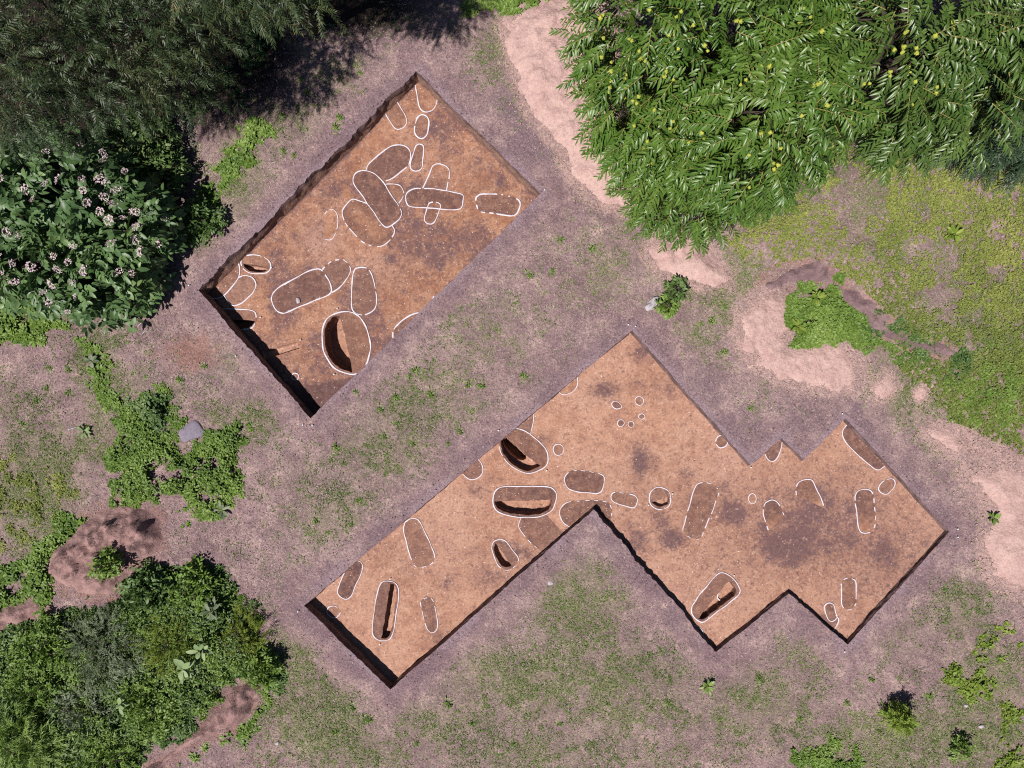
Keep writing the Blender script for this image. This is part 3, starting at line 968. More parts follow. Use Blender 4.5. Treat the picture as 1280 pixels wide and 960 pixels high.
def build_trench(t, rim, flo, sides, label, cat):
    c = rim.mean(0)
    root = thing('excavation_trench', label, cat, (c[0], c[1], 0))
    cav = CAV[t]
    step = .085
    gp = grid_pts(flo, step, .04)
    for q in cav:
        gp = gp[(~inside(gp[:, 0], gp[:, 1], q)) & (pdist(gp[:, 0], gp[:, 1], q) > .03)]

    def keep(x, y):
        k = inside(x, y, flo)
        for q in cav:
            k &= ~inside(x, y, q)
        return k
    # a hollow that runs into the wall: cut the floor outline by leaving it inside only
    V, T = cdt([flo] + cav, gp, keep)
    z = floor_z(t, V[:, 0], V[:, 1])
    x, y = V[:, 0], V[:, 1]
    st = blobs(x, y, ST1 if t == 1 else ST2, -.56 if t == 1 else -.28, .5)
    st = np.maximum(st, .75 * (1 - sst(.0, .12, pdist(x, y, flo))) * (t == 1))  # floor darker along the foot of the walls, smaller trench only
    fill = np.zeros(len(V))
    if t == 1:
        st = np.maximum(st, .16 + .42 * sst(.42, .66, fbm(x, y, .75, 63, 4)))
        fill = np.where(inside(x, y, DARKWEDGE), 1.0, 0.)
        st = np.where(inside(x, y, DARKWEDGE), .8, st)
    pale = blobs(x, y, [(600, 290, 40, 40, .0), (400, 300, 30, 30, .55), (460, 330, 60, 16, .35), (520, 190, 60, 50, .15)] if t == 1 else
                 [(700, 540, 60, 40, .3), (860, 540, 50, 40, .35), (850, 700, 50, 30, .4), (560, 680, 50, 50, .35), (1010, 540, 30, 20, .2), (960, 600, 60, 30, .3), (1040, 740, 60, 40, .25), (1130, 650, 30, 40, .25)], -.5)
    if t == 2:
        pale = np.maximum(pale, .15 + .35 * fbm(x, y, .45, 61, 3))
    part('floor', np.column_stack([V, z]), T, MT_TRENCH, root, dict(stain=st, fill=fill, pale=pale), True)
    N = len(rim)
    for a, n in sides:
        ii = np.arange(a, a + n + 1) % N
        R, Fo = rim[ii], flo[ii]
        zf = floor_z(t, Fo[:, 0], Fo[:, 1])
        d = R[-1] - R[0]
        nn = np.array([-d[1], d[0]]) / np.linalg.norm(d)
        s = np.arange(n + 1) * .07
        rows = []
        K = 7
        for k in range(K + 1):
            u = k / K
            p = R * (1 - u) + Fo * u
            e = np.minimum(1, np.minimum(np.arange(n + 1), n - np.arange(n + 1)) / 3)
            amp = .095 * math.sin(math.pi * min(1, u * 1.0)) * (1 if t == 1 else .6)
            p = p + nn * ((fbm(s, s * 0 + u * 2.1, 2.2, a + 5, 4) - .5) * 2 * amp * e)[:, None]
            rows.append(np.column_stack([p, zf * u]))
        V, T = strip(rows, False)
        part('wall', V, T, MT_WALL, root)


build_trench(1, RIM1, FLO1, SIDES1, "smaller rectangular excavation trench cut near the white-flowered shrub", "trench")
build_trench(2, RIM2, FLO2, SIDES2, "larger zigzag excavation trench with stepped corners and sawtooth edges", "trench")

# ------------------------------------------------------------------ the ground
BANK = ccw(PP([(905, 300), (1000, 200), (1080, 150), (1340, 120), (1340, 600), (1250, 555), (1200, 530), (1110, 450), (1085, 405), (1040, 362), (985, 335), (940, 340)]))


def ground_z(x, y):
    x = np.asarray(x, float)
    y = np.asarray(y, float)
    d = np.minimum(pdist(x, y, C1), pdist(x, y, C2))
    ins = inside(x, y, C1) | inside(x, y, C2)
    far = sst(.15, 1.2, d) * ~ins
    z = far * ((fbm(x, y, .35, 7, 3) - .5) * .25 + (fbm(x, y, 2.0, 17, 3) - .5) * .06)
    z = z + sst(.02, .12, d) * ~ins * (fbm(x, y, 3.5, 23, 3) - .5) * .035
    b = inside(x, y, BANK)
    z = z + np.where(b, sst(0, 1.3, pdist(x, y, BANK)) * (.55 + .25 * fbm(x, y, .6, 29, 3)), 0)
    return z


GREEN = [(560, 400, 120, 60, .40), (520, 500, 110, 70, .50), (470, 560, 90, 60, .50), (420, 640, 70, 60, .50), (380, 600, 40, 60, .35), (720, 760, 70, 70, .75), (660, 850, 130, 60, .65),
         (780, 860, 120, 80, .55), (940, 880, 120, 70, .50), (1130, 930, 150, 50, .70), (1230, 880, 60, 90, .75), (1120, 790, 70, 60, .38), (1200, 760, 60, 50, .55),
         (1100, 270, 190, 130, .45), (1230, 430, 110, 110, .65), (1130, 420, 60, 60, .55), (40, 610, 60, 70, .95), (100, 560, 80, 40, .5), (60, 670, 60, 50, .7), (20, 500, 60, 50, .35),
         (400, 900, 80, 60, .75), (370, 830, 40, 60, .6), (450, 940, 80, 40, .55), (300, 220, 40, 60, .75), (370, 160, 60, 40, .45), (440, 100, 50, 30, .38), (160, 520, 60, 60, .7),
         (120, 460, 30, 60, .8), (300, 430, 40, 60, .65), (310, 520, 60, 40, .55), (760, 350, 60, 60, .38), (900, 380, 50, 50, .45), (620, 50, 40, 60, .4), (860, 340, 40, 40, .4),
         (880, 420, 40, 30, .45), (930, 340, 40, 40, .55), (1130, 500, 60, 40, .6), (560, 900, 100, 50, .5), (260, 310, 30, 40, .5), (700, 940, 200, 40, .5), (1000, 820, 90, 50, .35), (30, 380, 60, 40, .8)]
SAND = [(120, 470, 60, 40, .42), (30, 450, 40, 30, .42), (300, 655, 40, 30, .45), (345, 600, 30, 50, .40), (740, 330, 60, 60, .40), (690, 420, 60, 40, .36), (180, 350, 60, 30, .38), (420, 160, 60, 40, .34), (560, 60, 50, 30, .36), (560, 350, 50, 30, .3), (610, 860, 14, 30, .4), (800, 800, 40, 20, .3), (1150, 700, 40, 60, .3), (690, 60, 45, 70, .75), (740, 190, 45, 60, .7), (780, 240, 30, 30, .5), (855, 325, 50, 28, .7), (950, 410, 26, 46, .8), (1030, 455, 48, 22, .7), (1105, 485, 22, 18, .6), (1148, 493, 12, 12, .6),
        (1190, 550, 40, 20, .7), (1240, 610, 50, 50, .75), (1265, 690, 48, 60, .8), (740, 340, 80, 50, .28), (60, 480, 60, 40, .3), (350, 610, 30, 60, .25), (300, 650, 30, 30, .35), (420, 60, 80, 30, .15)]
RED = [(235, 440, 55, 38, .7), (170, 400, 40, 30, .4), (700, 300, 30, 40, .2), (190, 470, 40, 20, .3)]
DARK = [(640, 130, 40, 30, .75), (660, 180, 40, 40, .85), (610, 90, 40, 30, .4), (700, 430, 50, 20, .4), (880, 480, 60, 50, .6), (930, 530, 50, 40, .6), (1000, 530, 60, 30, .6), (1020, 340, 40, 18, .6),
        (330, 760, 30, 50, .5), (1010, 790, 60, 40, .5), (850, 780, 50, 40, .45), (780, 720, 30, 50, .5), (620, 780, 40, 40, .4), (530, 850, 60, 30, .5)]
SHADE = [(60, 60, 200, 160, 1.), (0, 150, 120, 160, 1.), (270, 60, 130, 120, 1.), (120, 190, 130, 90, 1.), (430, 10, 140, 50, .9), (120, 280, 130, 90, 1.), (900, 130, 200, 130, 1.), (1130, 80, 160, 90, 1.), (1250, 100, 60, 110, 1.), (140, 850, 170, 100, .9)]  # where tree and thicket shade is painted into the ground; straw and grass thinned

# ------------------------------------------------------------------ mounds of dug soil
MOUNDS = []
MOUNDS_KIND = []


def mound(label, px, h, mat, edge=.5, rough=.12, step=.06, wob=.6, name='soil_heap', cat='soil heap'):
    poly = ccw(catmull(PP(px), True, 4))
    MOUNDS.append(poly)
    MOUNDS_KIND.append((poly, mat is MT_SAND))
    x0, y0 = poly.min(0) - .3
    x1, y1 = poly.max(0) + .3
    gx, gy = np.arange(x0, x1, step), np.arange(y0, y1, step)
    X, Y = np.meshgrid(gx, gy)
    xx, yy = X.ravel(), Y.ravel()
    d = pdist(xx, yy, poly)
    ins = inside(xx, yy, poly)
    sd = np.where(ins, d, -d) + (fbm(xx, yy, 1.5, 51, 5) - .5) * wob
    prof = sst(-.02, edge, sd)
    z = ground_z(xx, yy) + prof * h * (.6 + .8 * fbm(xx, yy, .9, 37, 3)) + prof * (fbm(xx, yy, 2.6, 13, 5) - .5) * rough * 2 - .05 * (1 - prof)
    z += prof * (np.maximum(0, vn(xx, yy, 5.5, 71) - .55) * rough * 1.6 + (fbm(xx, yy, 8, 73, 2) - .5) * rough * .5)
    n0, n1 = len(gy), len(gx)
    idx = np.arange(n0 * n1).reshape(n0, n1)
    a, b, c, e = idx[:-1, :-1].ravel(), idx[:-1, 1:].ravel(), idx[1:, 1:].ravel(), idx[1:, :-1].ravel()
    T = np.vstack([np.stack([a, b, c], 1), np.stack([a, c, e], 1)])
    T = T[(sd > -.12)[T].any(1)]
    used, inv = np.unique(T, return_inverse=True)
    cen = poly.mean(0)
    V = np.column_stack([xx, yy, z])[used] - np.array([cen[0], cen[1], 0])
    o = put(name, mesh(name, V, inv.reshape(T.shape), mat, None, True), None, (cen[0], cen[1], 0))
    return tag(o, label, cat, "heaps of dug soil around the trenches")


mound("long pale pink sand heap spilling beside the chestnut tree", [(622, 25), (650, 5), (690, -12), (740, -10), (780, 60), (770, 110), (785, 165), (812, 235), (792, 266), (745, 258), (712, 222), (690, 180), (655, 140), (636, 80)], .22, MT_SAND, .9, .08)
mound("small pale sand heap below the hanging chestnut branches", [(806, 305), (850, 285), (895, 310), (918, 350), (890, 362), (850, 358), (812, 330)], .14, MT_SAND, .7, .06)
mound("pale sand patch shaped like a boot beside the weeds near the bank", [(922, 378), (955, 358), (985, 380), (990, 422), (1020, 424), (1078, 442), (1074, 486), (1005, 488), (948, 466), (918, 425)], .05, MT_SAND, .6, .045, wob=1.1)
mound("small pale sand spot between trench peak and grassy bank", [(1086, 484), (1108, 466), (1124, 478), (1115, 497), (1094, 500)], .05, MT_SAND, .4, .04, wob=.5)
mound("tiny round pale sand spot next to the green bank", [(1140, 488), (1156, 481), (1160, 497), (1146, 506)], .05, MT_SAND, .4, .04, wob=.4)
mound("broken pale sand strip at the foot of the green bank", [(1150, 540), (1185, 528), (1225, 545), (1262, 560), (1250, 580), (1215, 575), (1190, 575), (1165, 556)], .07, MT_SAND, .6, .05)
mound("broad smooth pale soil heap at the edge beyond the trench corner", [(1195, 590), (1240, 580), (1300, 590), (1320, 740), (1270, 748), (1235, 725), (1222, 680), (1230, 640)], .12, MT_SAND, 1.0, .05)
mound("dark crumbly soil ridge between bank and weeds", [(944, 355), (975, 332), (1010, 325), (1050, 345), (1090, 380), (1130, 418), (1185, 440), (1190, 456), (1125, 440), (1075, 408), (1034, 366), (990, 362), (962, 372)], .26, MT_DARKHEAP, .7, .16)
mound("large reddish earth heap with cloddy dark crest by the thicket", [(48, 708), (85, 660), (120, 632), (165, 625), (205, 645), (203, 690), (180, 715), (150, 740), (125, 752), (80, 740)], .55, MT_HEAP, 1.0, .34)
mound("small reddish earth heap half hidden at the thicket edge", [(-25, 772), (10, 750), (45, 745), (58, 765), (25, 785), (-20, 800)], .35, MT_HEAP, .5, .16)
mound("narrow snaking reddish earth heap along the thicket", [(180, 962), (225, 925), (262, 895), (285, 858), (312, 846), (324, 866), (318, 890), (295, 915), (250, 928), (215, 955), (195, 975)], .42, MT_HEAP, .45, .2)

gx0, gx1, gy0, gy1 = -18.5, 18.5, -14.5, 14.5
st = .13
X, Y = np.meshgrid(np.arange(gx0, gx1, st), np.arange(gy0, gy1, st))
X = X.ravel() + (RNG.random(X.size) - .5) * st * .5
Y = Y.ravel() + (RNG.random(Y.size) - .5) * st * .5
k = ~(inside(X, Y, C1) | inside(X, Y, C2))
d = np.minimum(pdist(X, Y, C1), pdist(X, Y, C2))
k &= d > .07
gp = np.stack([X[k], Y[k]], 1)
ring = []
for rr, nn in ((26, 60), (40, 50), (80, 40), (160, 32), (300, 32)):
    ring += [(rr * math.cos(2 * math.pi * i / nn), rr * math.sin(2 * math.pi * i / nn)) for i in range(nn)]
gp = np.vstack([gp, np.array(ring)])
V, T = cdt([RIM1, RIM2], gp, lambda x, y: ~(inside(x, y, RIM1) | inside(x, y, RIM2)))
x, y = V[:, 0], V[:, 1]
z = ground_z(x, y)
d = np.minimum(pdist(x, y, C1), pdist(x, y, C2))
z = np.where(pdist(x, y, RIM1) < .002, 0, np.where(pdist(x, y, RIM2) < .002, 0, z))
rimdark = (1 - sst(.1, 1.2 + 1.3 * (fbm(x, y, .8, 3, 3) - .5), d)) * (.6 + .6 * vn(x, y, 1.3, 5))
edge = (1 - sst(.0, .30 + .5 * (vn(x, y, 1.6, 47) - .3), d)) * sst(.35, .65, fbm(x, y, .9, 43, 3) + .08)
near = np.zeros(len(x))
heap = np.zeros(len(x))
for q, isand in MOUNDS_KIND:
    dq = np.where(inside(x, y, q), 0, pdist(x, y, q))
    v = (.62 if isand else .8) * (1 - sst(.0, .5, dq))
    if isand:
        near = np.maximum(near, v)
    else:
        heap = np.maximum(heap, v * .8)
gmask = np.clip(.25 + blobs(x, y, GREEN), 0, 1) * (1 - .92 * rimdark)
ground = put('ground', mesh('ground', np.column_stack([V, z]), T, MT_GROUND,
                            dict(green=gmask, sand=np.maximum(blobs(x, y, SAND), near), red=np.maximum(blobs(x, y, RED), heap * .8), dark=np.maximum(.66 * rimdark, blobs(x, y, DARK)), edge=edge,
                                 litter_painted_shade=blobs(x, y, SHADE)), True))
tag(ground, "purple brown soil with dry grass around the trenches", None, None, 'structure')


# ------------------------------------------------------------------ grass and litter
ALLM = MOUNDS


def free_ground(x, y, mounds=True, rim=.10):
    k = ~(inside(x, y, C1) | inside(x, y, C2))
    k &= np.minimum(pdist(x, y, C1), pdist(x, y, C2)) > rim
    if mounds:
        for m in ALLM:
            k &= ~inside(x, y, m)
    return k


def scatter(n, x0=-17, x1=17, y0=-13, y1=13):
    return x0 + (x1 - x0) * RNG.random(n), y0 + (y1 - y0) * RNG.random(n)


def blades(x, y, z, L0, L1, W0, W1, el0, el1, az=None, spread=math.pi, tint=None, prof=((0, .8), (.5, 1), (1, 0)), droop=.25):
    n = len(x)
    a = RNG.random(n) * 2 * math.pi if az is None else az + (RNG.random(n) - .5) * 2 * spread
    e = np.radians(el0 + (el1 - el0) * RNG.random(n))
    D = np.stack([np.cos(a) * np.cos(e), np.sin(a) * np.cos(e), np.sin(e)], 1)
    N = np.stack([-np.cos(a) * np.sin(e), -np.sin(a) * np.sin(e), np.cos(e)], 1) + RNG.normal(size=(n, 3)) * .35
    return leaves(np.column_stack([x, y, z]), D, N, L0 + (L1 - L0) * RNG.random(n), W0 + (W1 - W0) * RNG.random(n), prof, 0, droop, tint)


# dead straw
x, y = scatter(520000)
k = free_ground(x, y, False, .12)
d = np.minimum(pdist(x, y, C1), pdist(x, y, C2))
dens = .25 + .75 * sst(.3, 1.3, d)
dens *= .35 + .9 * vn(x, y, 1.1, 81)
dens *= 1 - .85 * sst(.35, .7, blobs(x, y, SAND)) - 0 * x
dens *= 1 - .6 * sst(.4, .8, blobs(x, y, RED))
dens *= 1 - sst(.5, .9, blobs(x, y, SHADE))
k &= RNG.random(len(x)) < dens * .75
x, y = x[k], y[k]
tn = np.clip(.15 + .75 * RNG.random(len(x)) ** 1.6 + .4 * (fbm(x, y, .7, 83, 3) - .5), 0, 1)
V, T, tv = blades(x, y, ground_z(x, y) + .005, -.0 + .03, .10, .008, .019, -5, 25, tint=tn, droop=.05)
tag(put('straw_litter', mesh('straw_litter', V, T, MT_STRAW, dict(tint=tv))), "dry pinkish straw scattered over the soil", None, None, 'stuff')

# loose crumbs of earth round the heaps and along the trench lips
def crumbs(name, label, x, y, r0, r1, mat):
    z = ground_z(x, y)
    n = len(x)
    o = np.array([(1, 0, 0), (0, 1, 0), (-1, 0, 0), (0, -1, 0), (0, 0, 1), (0, 0, -.6)], float)
    t = np.array([(0, 1, 4), (1, 2, 4), (2, 3, 4), (3, 0, 4), (1, 0, 5), (2, 1, 5), (3, 2, 5), (0, 3, 5)])
    a = RNG.random(n) * 6.28
    rr = r0 + (r1 - r0) * RNG.random(n) ** 3
    q = o[None] * (.6 + .6 * RNG.random((n, 6, 1))) * rr[:, None, None]
    X = q[:, :, 0] * np.cos(a)[:, None] - q[:, :, 1] * np.sin(a)[:, None] + x[:, None]
    Y = q[:, :, 0] * np.sin(a)[:, None] + q[:, :, 1] * np.cos(a)[:, None] + y[:, None]
    Z = q[:, :, 2] * .8 + z[:, None] + rr[:, None] * .3
    V = np.stack([X, Y, Z], 2).reshape(-1, 3)
    T = (np.arange(n)[:, None, None] * 6 + t[None]).reshape(-1, 3)
    return tag(put(name, mesh(name, V, T, mat)), label, None, None, 'stuff')


x, y = scatter(70000)
k = free_ground(x, y, False, .02)
dm = np.full(len(x), 9.0)
for q, isand in MOUNDS_KIND:
    if isand:
        dm = np.minimum(dm, np.where(inside(x, y, q), .0, pdist(x, y, q)))
k1 = k & (RNG.random(len(x)) < (1 - sst(0, .6, dm)) * .7)
crumbs('gravel', "pale crumbs of sand scattered round the heaps", x[k1], y[k1], .008, .05, MT_SAND)
d = np.minimum(pdist(x, y, C1), pdist(x, y, C2))
k2 = k & (RNG.random(len(x)) < .10 + .5 * (1 - sst(.0, .5, d)))
crumbs('gravel', "dark crumbs of soil scattered over the trampled ground", x[k2], y[k2], .008, .035, MT_DARKHEAP)

# living grass
x, y = scatter(900000)
k = free_ground(x, y, True, .22)
x, y = x[k], y[k]
d = np.minimum(pdist(x, y, C1), pdist(x, y, C2))
g = np.clip(.16 + blobs(x, y, GREEN), 0, 1.2) * sst(.3, 1.4, d)
g *= (1 - sst(.3, .6, blobs(x, y, SAND))) * (1 - .8 * sst(.3, .7, blobs(x, y, RED))) * (1 - sst(.6, .95, blobs(x, y, SHADE)))
pn = fbm(x, y, 2.3, 87, 4)
dens = g * sst(.40, .60, pn + .22 * (g - .42)) * (.4 + 1.2 * sst(.42, .62, fbm(x, y, 6.5, 141, 3)))
k = RNG.random(len(x)) < dens * (1.0 + .8 * sst(.5, .8, g))
x, y = x[k], y[k]
tn = np.clip(.2 + .6 * RNG.random(len(x)) + .9 * (fbm(x, y, .5, 89, 3) - .5), 0, 1)
V, T, tv = blades(x, y, ground_z(x, y), .04, .11, .011, .026, 12, 60, tint=tn)
tag(put('grass', mesh('grass', V, T, MT_GRASS, dict(tint=tv))), "short patchy green grass on the trampled soil", None, None, 'stuff')


def rosettes(x, y, z, nl, L0, L1, W0, W1, el0, el1, hz=0.0, prof=((0, .25), (.3, .95), (.65, .8), (1, 0)), fold=.12, droop=.35, tone=None):
    n = len(x)
    xs, ys, zs = np.repeat(x, nl), np.repeat(y, nl), np.repeat(z, nl)
    up = RNG.random(n * nl) * np.repeat(hz if not np.isscalar(hz) else np.full(n, hz), nl)
    base = np.repeat(RNG.random(n) * 6.28, nl) + np.tile(np.arange(nl), n) * 2.4 + RNG.normal(size=n * nl) * .3
    e = np.radians(el0 + (el1 - el0) * RNG.random(n * nl))
    D = np.stack([np.cos(base) * np.cos(e), np.sin(base) * np.cos(e), np.sin(e)], 1)
    N = np.stack([-np.cos(base) * np.sin(e), -np.sin(base) * np.sin(e), np.cos(e)], 1) + RNG.normal(size=(n * nl, 3)) * .25
    tn = np.clip(np.repeat(RNG.random(n) if tone is None else tone, nl) * .6 + RNG.random(n * nl) * .4, 0, 1)
    s = np.repeat(.75 + .5 * RNG.random(n), nl)
    return leaves(np.column_stack([xs, ys, zs + up]), D, N, (L0 + (L1 - L0) * RNG.random(n * nl)) * s, (W0 + (W1 - W0) * RNG.random(n * nl)) * s, prof, fold, droop, tn)


ROUND = ((0, .15), (.35, 1), (.75, .75), (1, 0))

# creeping yellow-green cover on the bank
x, y = scatter(90000, 6, 17.5, -3.5, 8)
k = inside(x, y, BANK) & free_ground(x, y)
x, y = x[k], y[k]
pn = fbm(x, y, 1.3, 93, 4)
bl = blobs(x, y, [(1235, 260, 70, 45, .5), (1150, 215, 50, 20, .35), (1240, 430, 100, 110, .45), (1180, 300, 30, 20, .3), (1120, 250, 60, 60, .12)])
k = RNG.random(len(x)) < sst(.34, .58, pn + bl * .3) * (.3 + .7 * sst(.38, .56, fbm(x, y, 4.5, 143, 3))) * .6
x, y = x[k], y[k]
py = 480 - y * 40
tone = np.clip(.5 + .45 * (fbm(x, y, 1.1, 95, 3) - .5) * 2 - .5 * sst(330, 450, py), 0, 1)
V, T, tv = rosettes(x, y, ground_z(x, y), 5, .045, .09, .026, .046, 10, 60, .05, ROUND, .1, .3, tone)
tag(put('creeping_weeds', mesh('creeping_weeds', V, T, MT_COVER, dict(tint=tv))), "yellow green creeping ground cover on the bank", None, None, 'stuff')


def patch(name, label, px, n, mat, nl, L, W, el, hz, seed, cut=.30, prof=ROUND, dz=0.0):
    poly = PP(px)
    x0, y0 = poly.min(0) - .6
    x1, y1 = poly.max(0) + .6
    n = int(n * (x1 - x0) * (y1 - y0) / ((x1 - x0 - 1.2) * (y1 - y0 - 1.2)))
    x, y = scatter(n, x0, x1, y0, y1)
    d = pdist(x, y, poly)
    sd = np.where(inside(x, y, poly), d, -d) + (fbm(x, y, 1.7, seed, 5) - .5) * 1.5
    k = (sd > 0) & free_ground(x, y, False, .15) & (fbm(x, y, 2.6, seed + 2, 4) > cut + .12 + .25 * (RNG.random(len(x)) - .5))
    for q in ALLM:
        k &= ~(inside(x, y, q) & (pdist(x, y, q) > .25))
    x, y, sd = x[k], y[k], sd[k]
    h = hz * sst(0, .8, sd) * (.35 + .9 * fbm(x, y, 1.4, seed + 5, 3))
    V, T, tv = rosettes(x, y, ground_z(x, y) + dz, nl, L[0], L[1], W[0], W[1], el[0], el[1], h, prof, .12, .3, np.clip(fbm(x, y, 1.8, seed + 9, 3) * 1.6 - .3, 0, 1))
    return tag(put(name, mesh(name, V, T, mat, dict(tint=tv))), label, None, None, 'stuff')


patch('weeds', "dense green weeds around the flat grey stone", [(150, 500), (200, 484), (222, 520), (232, 560), (262, 535), (305, 535), (306, 600), (270, 645), (150, 638), (138, 585)], 9000, MT_WEED, 6, (.06, .12), (.032, .06), (10, 65), .34, 101, .37)
patch('weeds', "dark leafy weeds above the stone", [(152, 492), (205, 484), (212, 540), (160, 548)], 1200, MT_WEED_DARK, 6, (.08, .14), (.045, .08), (5, 55), .5, 103)
patch('weeds', "line of weeds leading up to the stone patch", [(90, 415), (115, 430), (150, 500), (170, 530), (130, 500), (108, 460)], 1500, MT_WEED, 6, (.07, .14), (.04, .07), (10, 60), .2, 105)
patch('weeds', "lush green weeds beside the pale sand near the bank", [(980, 380), (1000, 362), (1045, 352), (1080, 385), (1105, 430), (1060, 440), (1015, 428), (988, 440)], 6500, MT_WEED, 6, (.06, .13), (.032, .065), (5, 60), .3, 107, .20)
patch('weeds', "bright weeds under the white-flowered shrub", [(-20, 350), (60, 375), (80, 400), (55, 425), (-20, 440)], 2600, MT_WEED, 6, (.10, .18), (.05, .09), (5, 55), .3, 109)
patch('weeds', "sunlit strip of weeds at the edge of the tree shade", [(315, 150), (338, 165), (318, 205), (285, 235), (262, 275), (235, 300), (225, 280), (260, 235), (285, 195)], 3600, MT_WEED, 6, (.07, .15), (.04, .08), (5, 60), .25, 111)
patch('weeds', "diagonal green strip running down to the earth heaps", [(-10, 735), (40, 690), (90, 640), (112, 650), (70, 700), (58, 745), (-10, 765)], 2800, MT_WEED, 6, (.08, .16), (.04, .08), (5, 60), .3, 113)
patch('undergrowth', "dense mixed low growth of the corner thicket", [(-30, 790), (55, 775), (110, 765), (160, 745), (205, 705), (265, 708), (325, 775), (347, 860), (325, 850), (280, 850), (258, 890), (180, 945), (170, 990), (-30, 990)], 20000, MT_WEED_DARK, 6, (.07, .15), (.025, .06), (10, 70), .45, 115, .2)
patch('undergrowth', "bright low growth mixed through the corner thicket", [(-30, 800), (55, 780), (110, 770), (205, 715), (265, 715), (325, 785), (340, 850), (280, 850), (250, 890), (170, 950), (170, 990), (-30, 990)], 24000, MT_WEED, 6, (.06, .14), (.018, .05), (15, 75), .65, 117, .36)
patch('weeds', "weeds along the snaking earth heap", [(345, 850), (340, 880), (300, 925), (250, 945), (205, 975), (260, 925), (310, 905), (325, 870)], 2200, MT_WEED, 6, (.07, .15), (.04, .07), (5, 60), .25, 119)
patch('weeds', "bright weed clump cluster at the lower grass", [(1175, 855), (1205, 830), (1225, 810), (1268, 788), (1276, 805), (1245, 835), (1230, 865), (1200, 870)], 900, MT_YELLOW, 6, (.07, .14), (.04, .07), (5, 60), .3, 121, .36)
patch('weeds', "green weeds at the bottom grass edge", [(985, 965), (1010, 930), (1060, 925), (1095, 945), (1090, 975)], 2200, MT_WEED, 6, (.06, .13), (.03, .06), (10, 65), .22, 123, .40)
patch('weeds', "yellowish weeds at the lower corner", [(1250, 900), (1290, 870), (1290, 980), (1235, 980), (1240, 930)], 1100, MT_YELLOW, 6, (.06, .13), (.03, .05), (10, 65), .2, 125, .40)
patch('weeds', "green weeds at the upper edge between shade and sand", [(580, 20), (600, -10), (720, -15), (700, 20), (660, 8), (630, 32), (605, 15)], 1800, MT_WEED, 6, (.08, .15), (.04, .08), (5, 60), .25, 127, .4)
patch('weeds', "yellow green grassy weeds on the open ground", [(-20, 560), (60, 560), (90, 610), (70, 670), (-20, 700)], 5200, MT_COVER, 5, (.05, .11), (.02, .04), (10, 65), .06, 129, .46)
patch('weeds', "dark low weeds in the tree shade", [(200, 180), (300, 120), (340, 60), (520, -20), (240, -30), (220, 100), (120, 180)], 5000, MT_WEED_DARK, 5, (.08, .16), (.04, .07), (5, 60), .25, 131, .45)
patch('weeds', "dark weeds along the foot of the bank ridge", [(1060, 385), (1100, 405), (1150, 430), (1200, 445), (1195, 470), (1130, 455), (1085, 430)], 2600, MT_WEED_DARK, 6, (.06, .13), (.03, .06), (5, 60), .3, 135, .36)
patch('weeds', "low weeds over the greener foot of the bank", [(1080, 410), (1120, 420), (1180, 440), (1290, 440), (1290, 560), (1200, 525), (1120, 450)], 7000, MT_WEED, 5, (.05, .11), (.03, .05), (10, 60), .08, 133, .42)


# ------------------------------------------------------------------ trees
def hit(px, py, lobes):
    """First point where the line of sight through a pixel meets any of the crown lobes."""
    o = np.array([0, 0, H])
    d = np.array([(px - 640) / F, (480 - py) / F, -1.0])
    best = None
    for cx, cy, cz, rx, ry, rz in lobes:
        r = np.array([rx, ry, rz])
        oc = (o - np.array([cx, cy, cz])) / r
        dd = d / r
        A, B, C = dd @ dd, 2 * oc @ dd, oc @ oc - 1
        q = B * B - 4 * A * C
        if q > 0:
            t = (-B - math.sqrt(q)) / (2 * A)
            if best is None or t < best:
                best = t
    return None if best is None else o + d * best


def crown_points(lobes, n, r0=.7, r1=1.02, zmin=.2):
    """Points in the outer part of a union of ellipsoids, with their outward directions."""
    w = np.array([(l[3] * l[4] * l[5]) ** (2 / 3) for l in lobes])
    which = RNG.choice(len(lobes), size=n * 3, p=w / w.sum())
    L = np.array(lobes)[which]
    u = unit(n * 3)
    rad = r0 + (r1 - r0) * RNG.random(n * 3) ** .6
    p = L[:, :3] + u * L[:, 3:] * rad[:, None]
    k = p[:, 2] > zmin
    for i, l in enumerate(lobes):
        q = (((p - np.array(l[:3])) / np.array(l[3:])) ** 2).sum(1)
        k &= ~((q < r0 * r0 * .9) & (which != i))
    p, u = p[k][:n], u[k][:n]
    return p, u


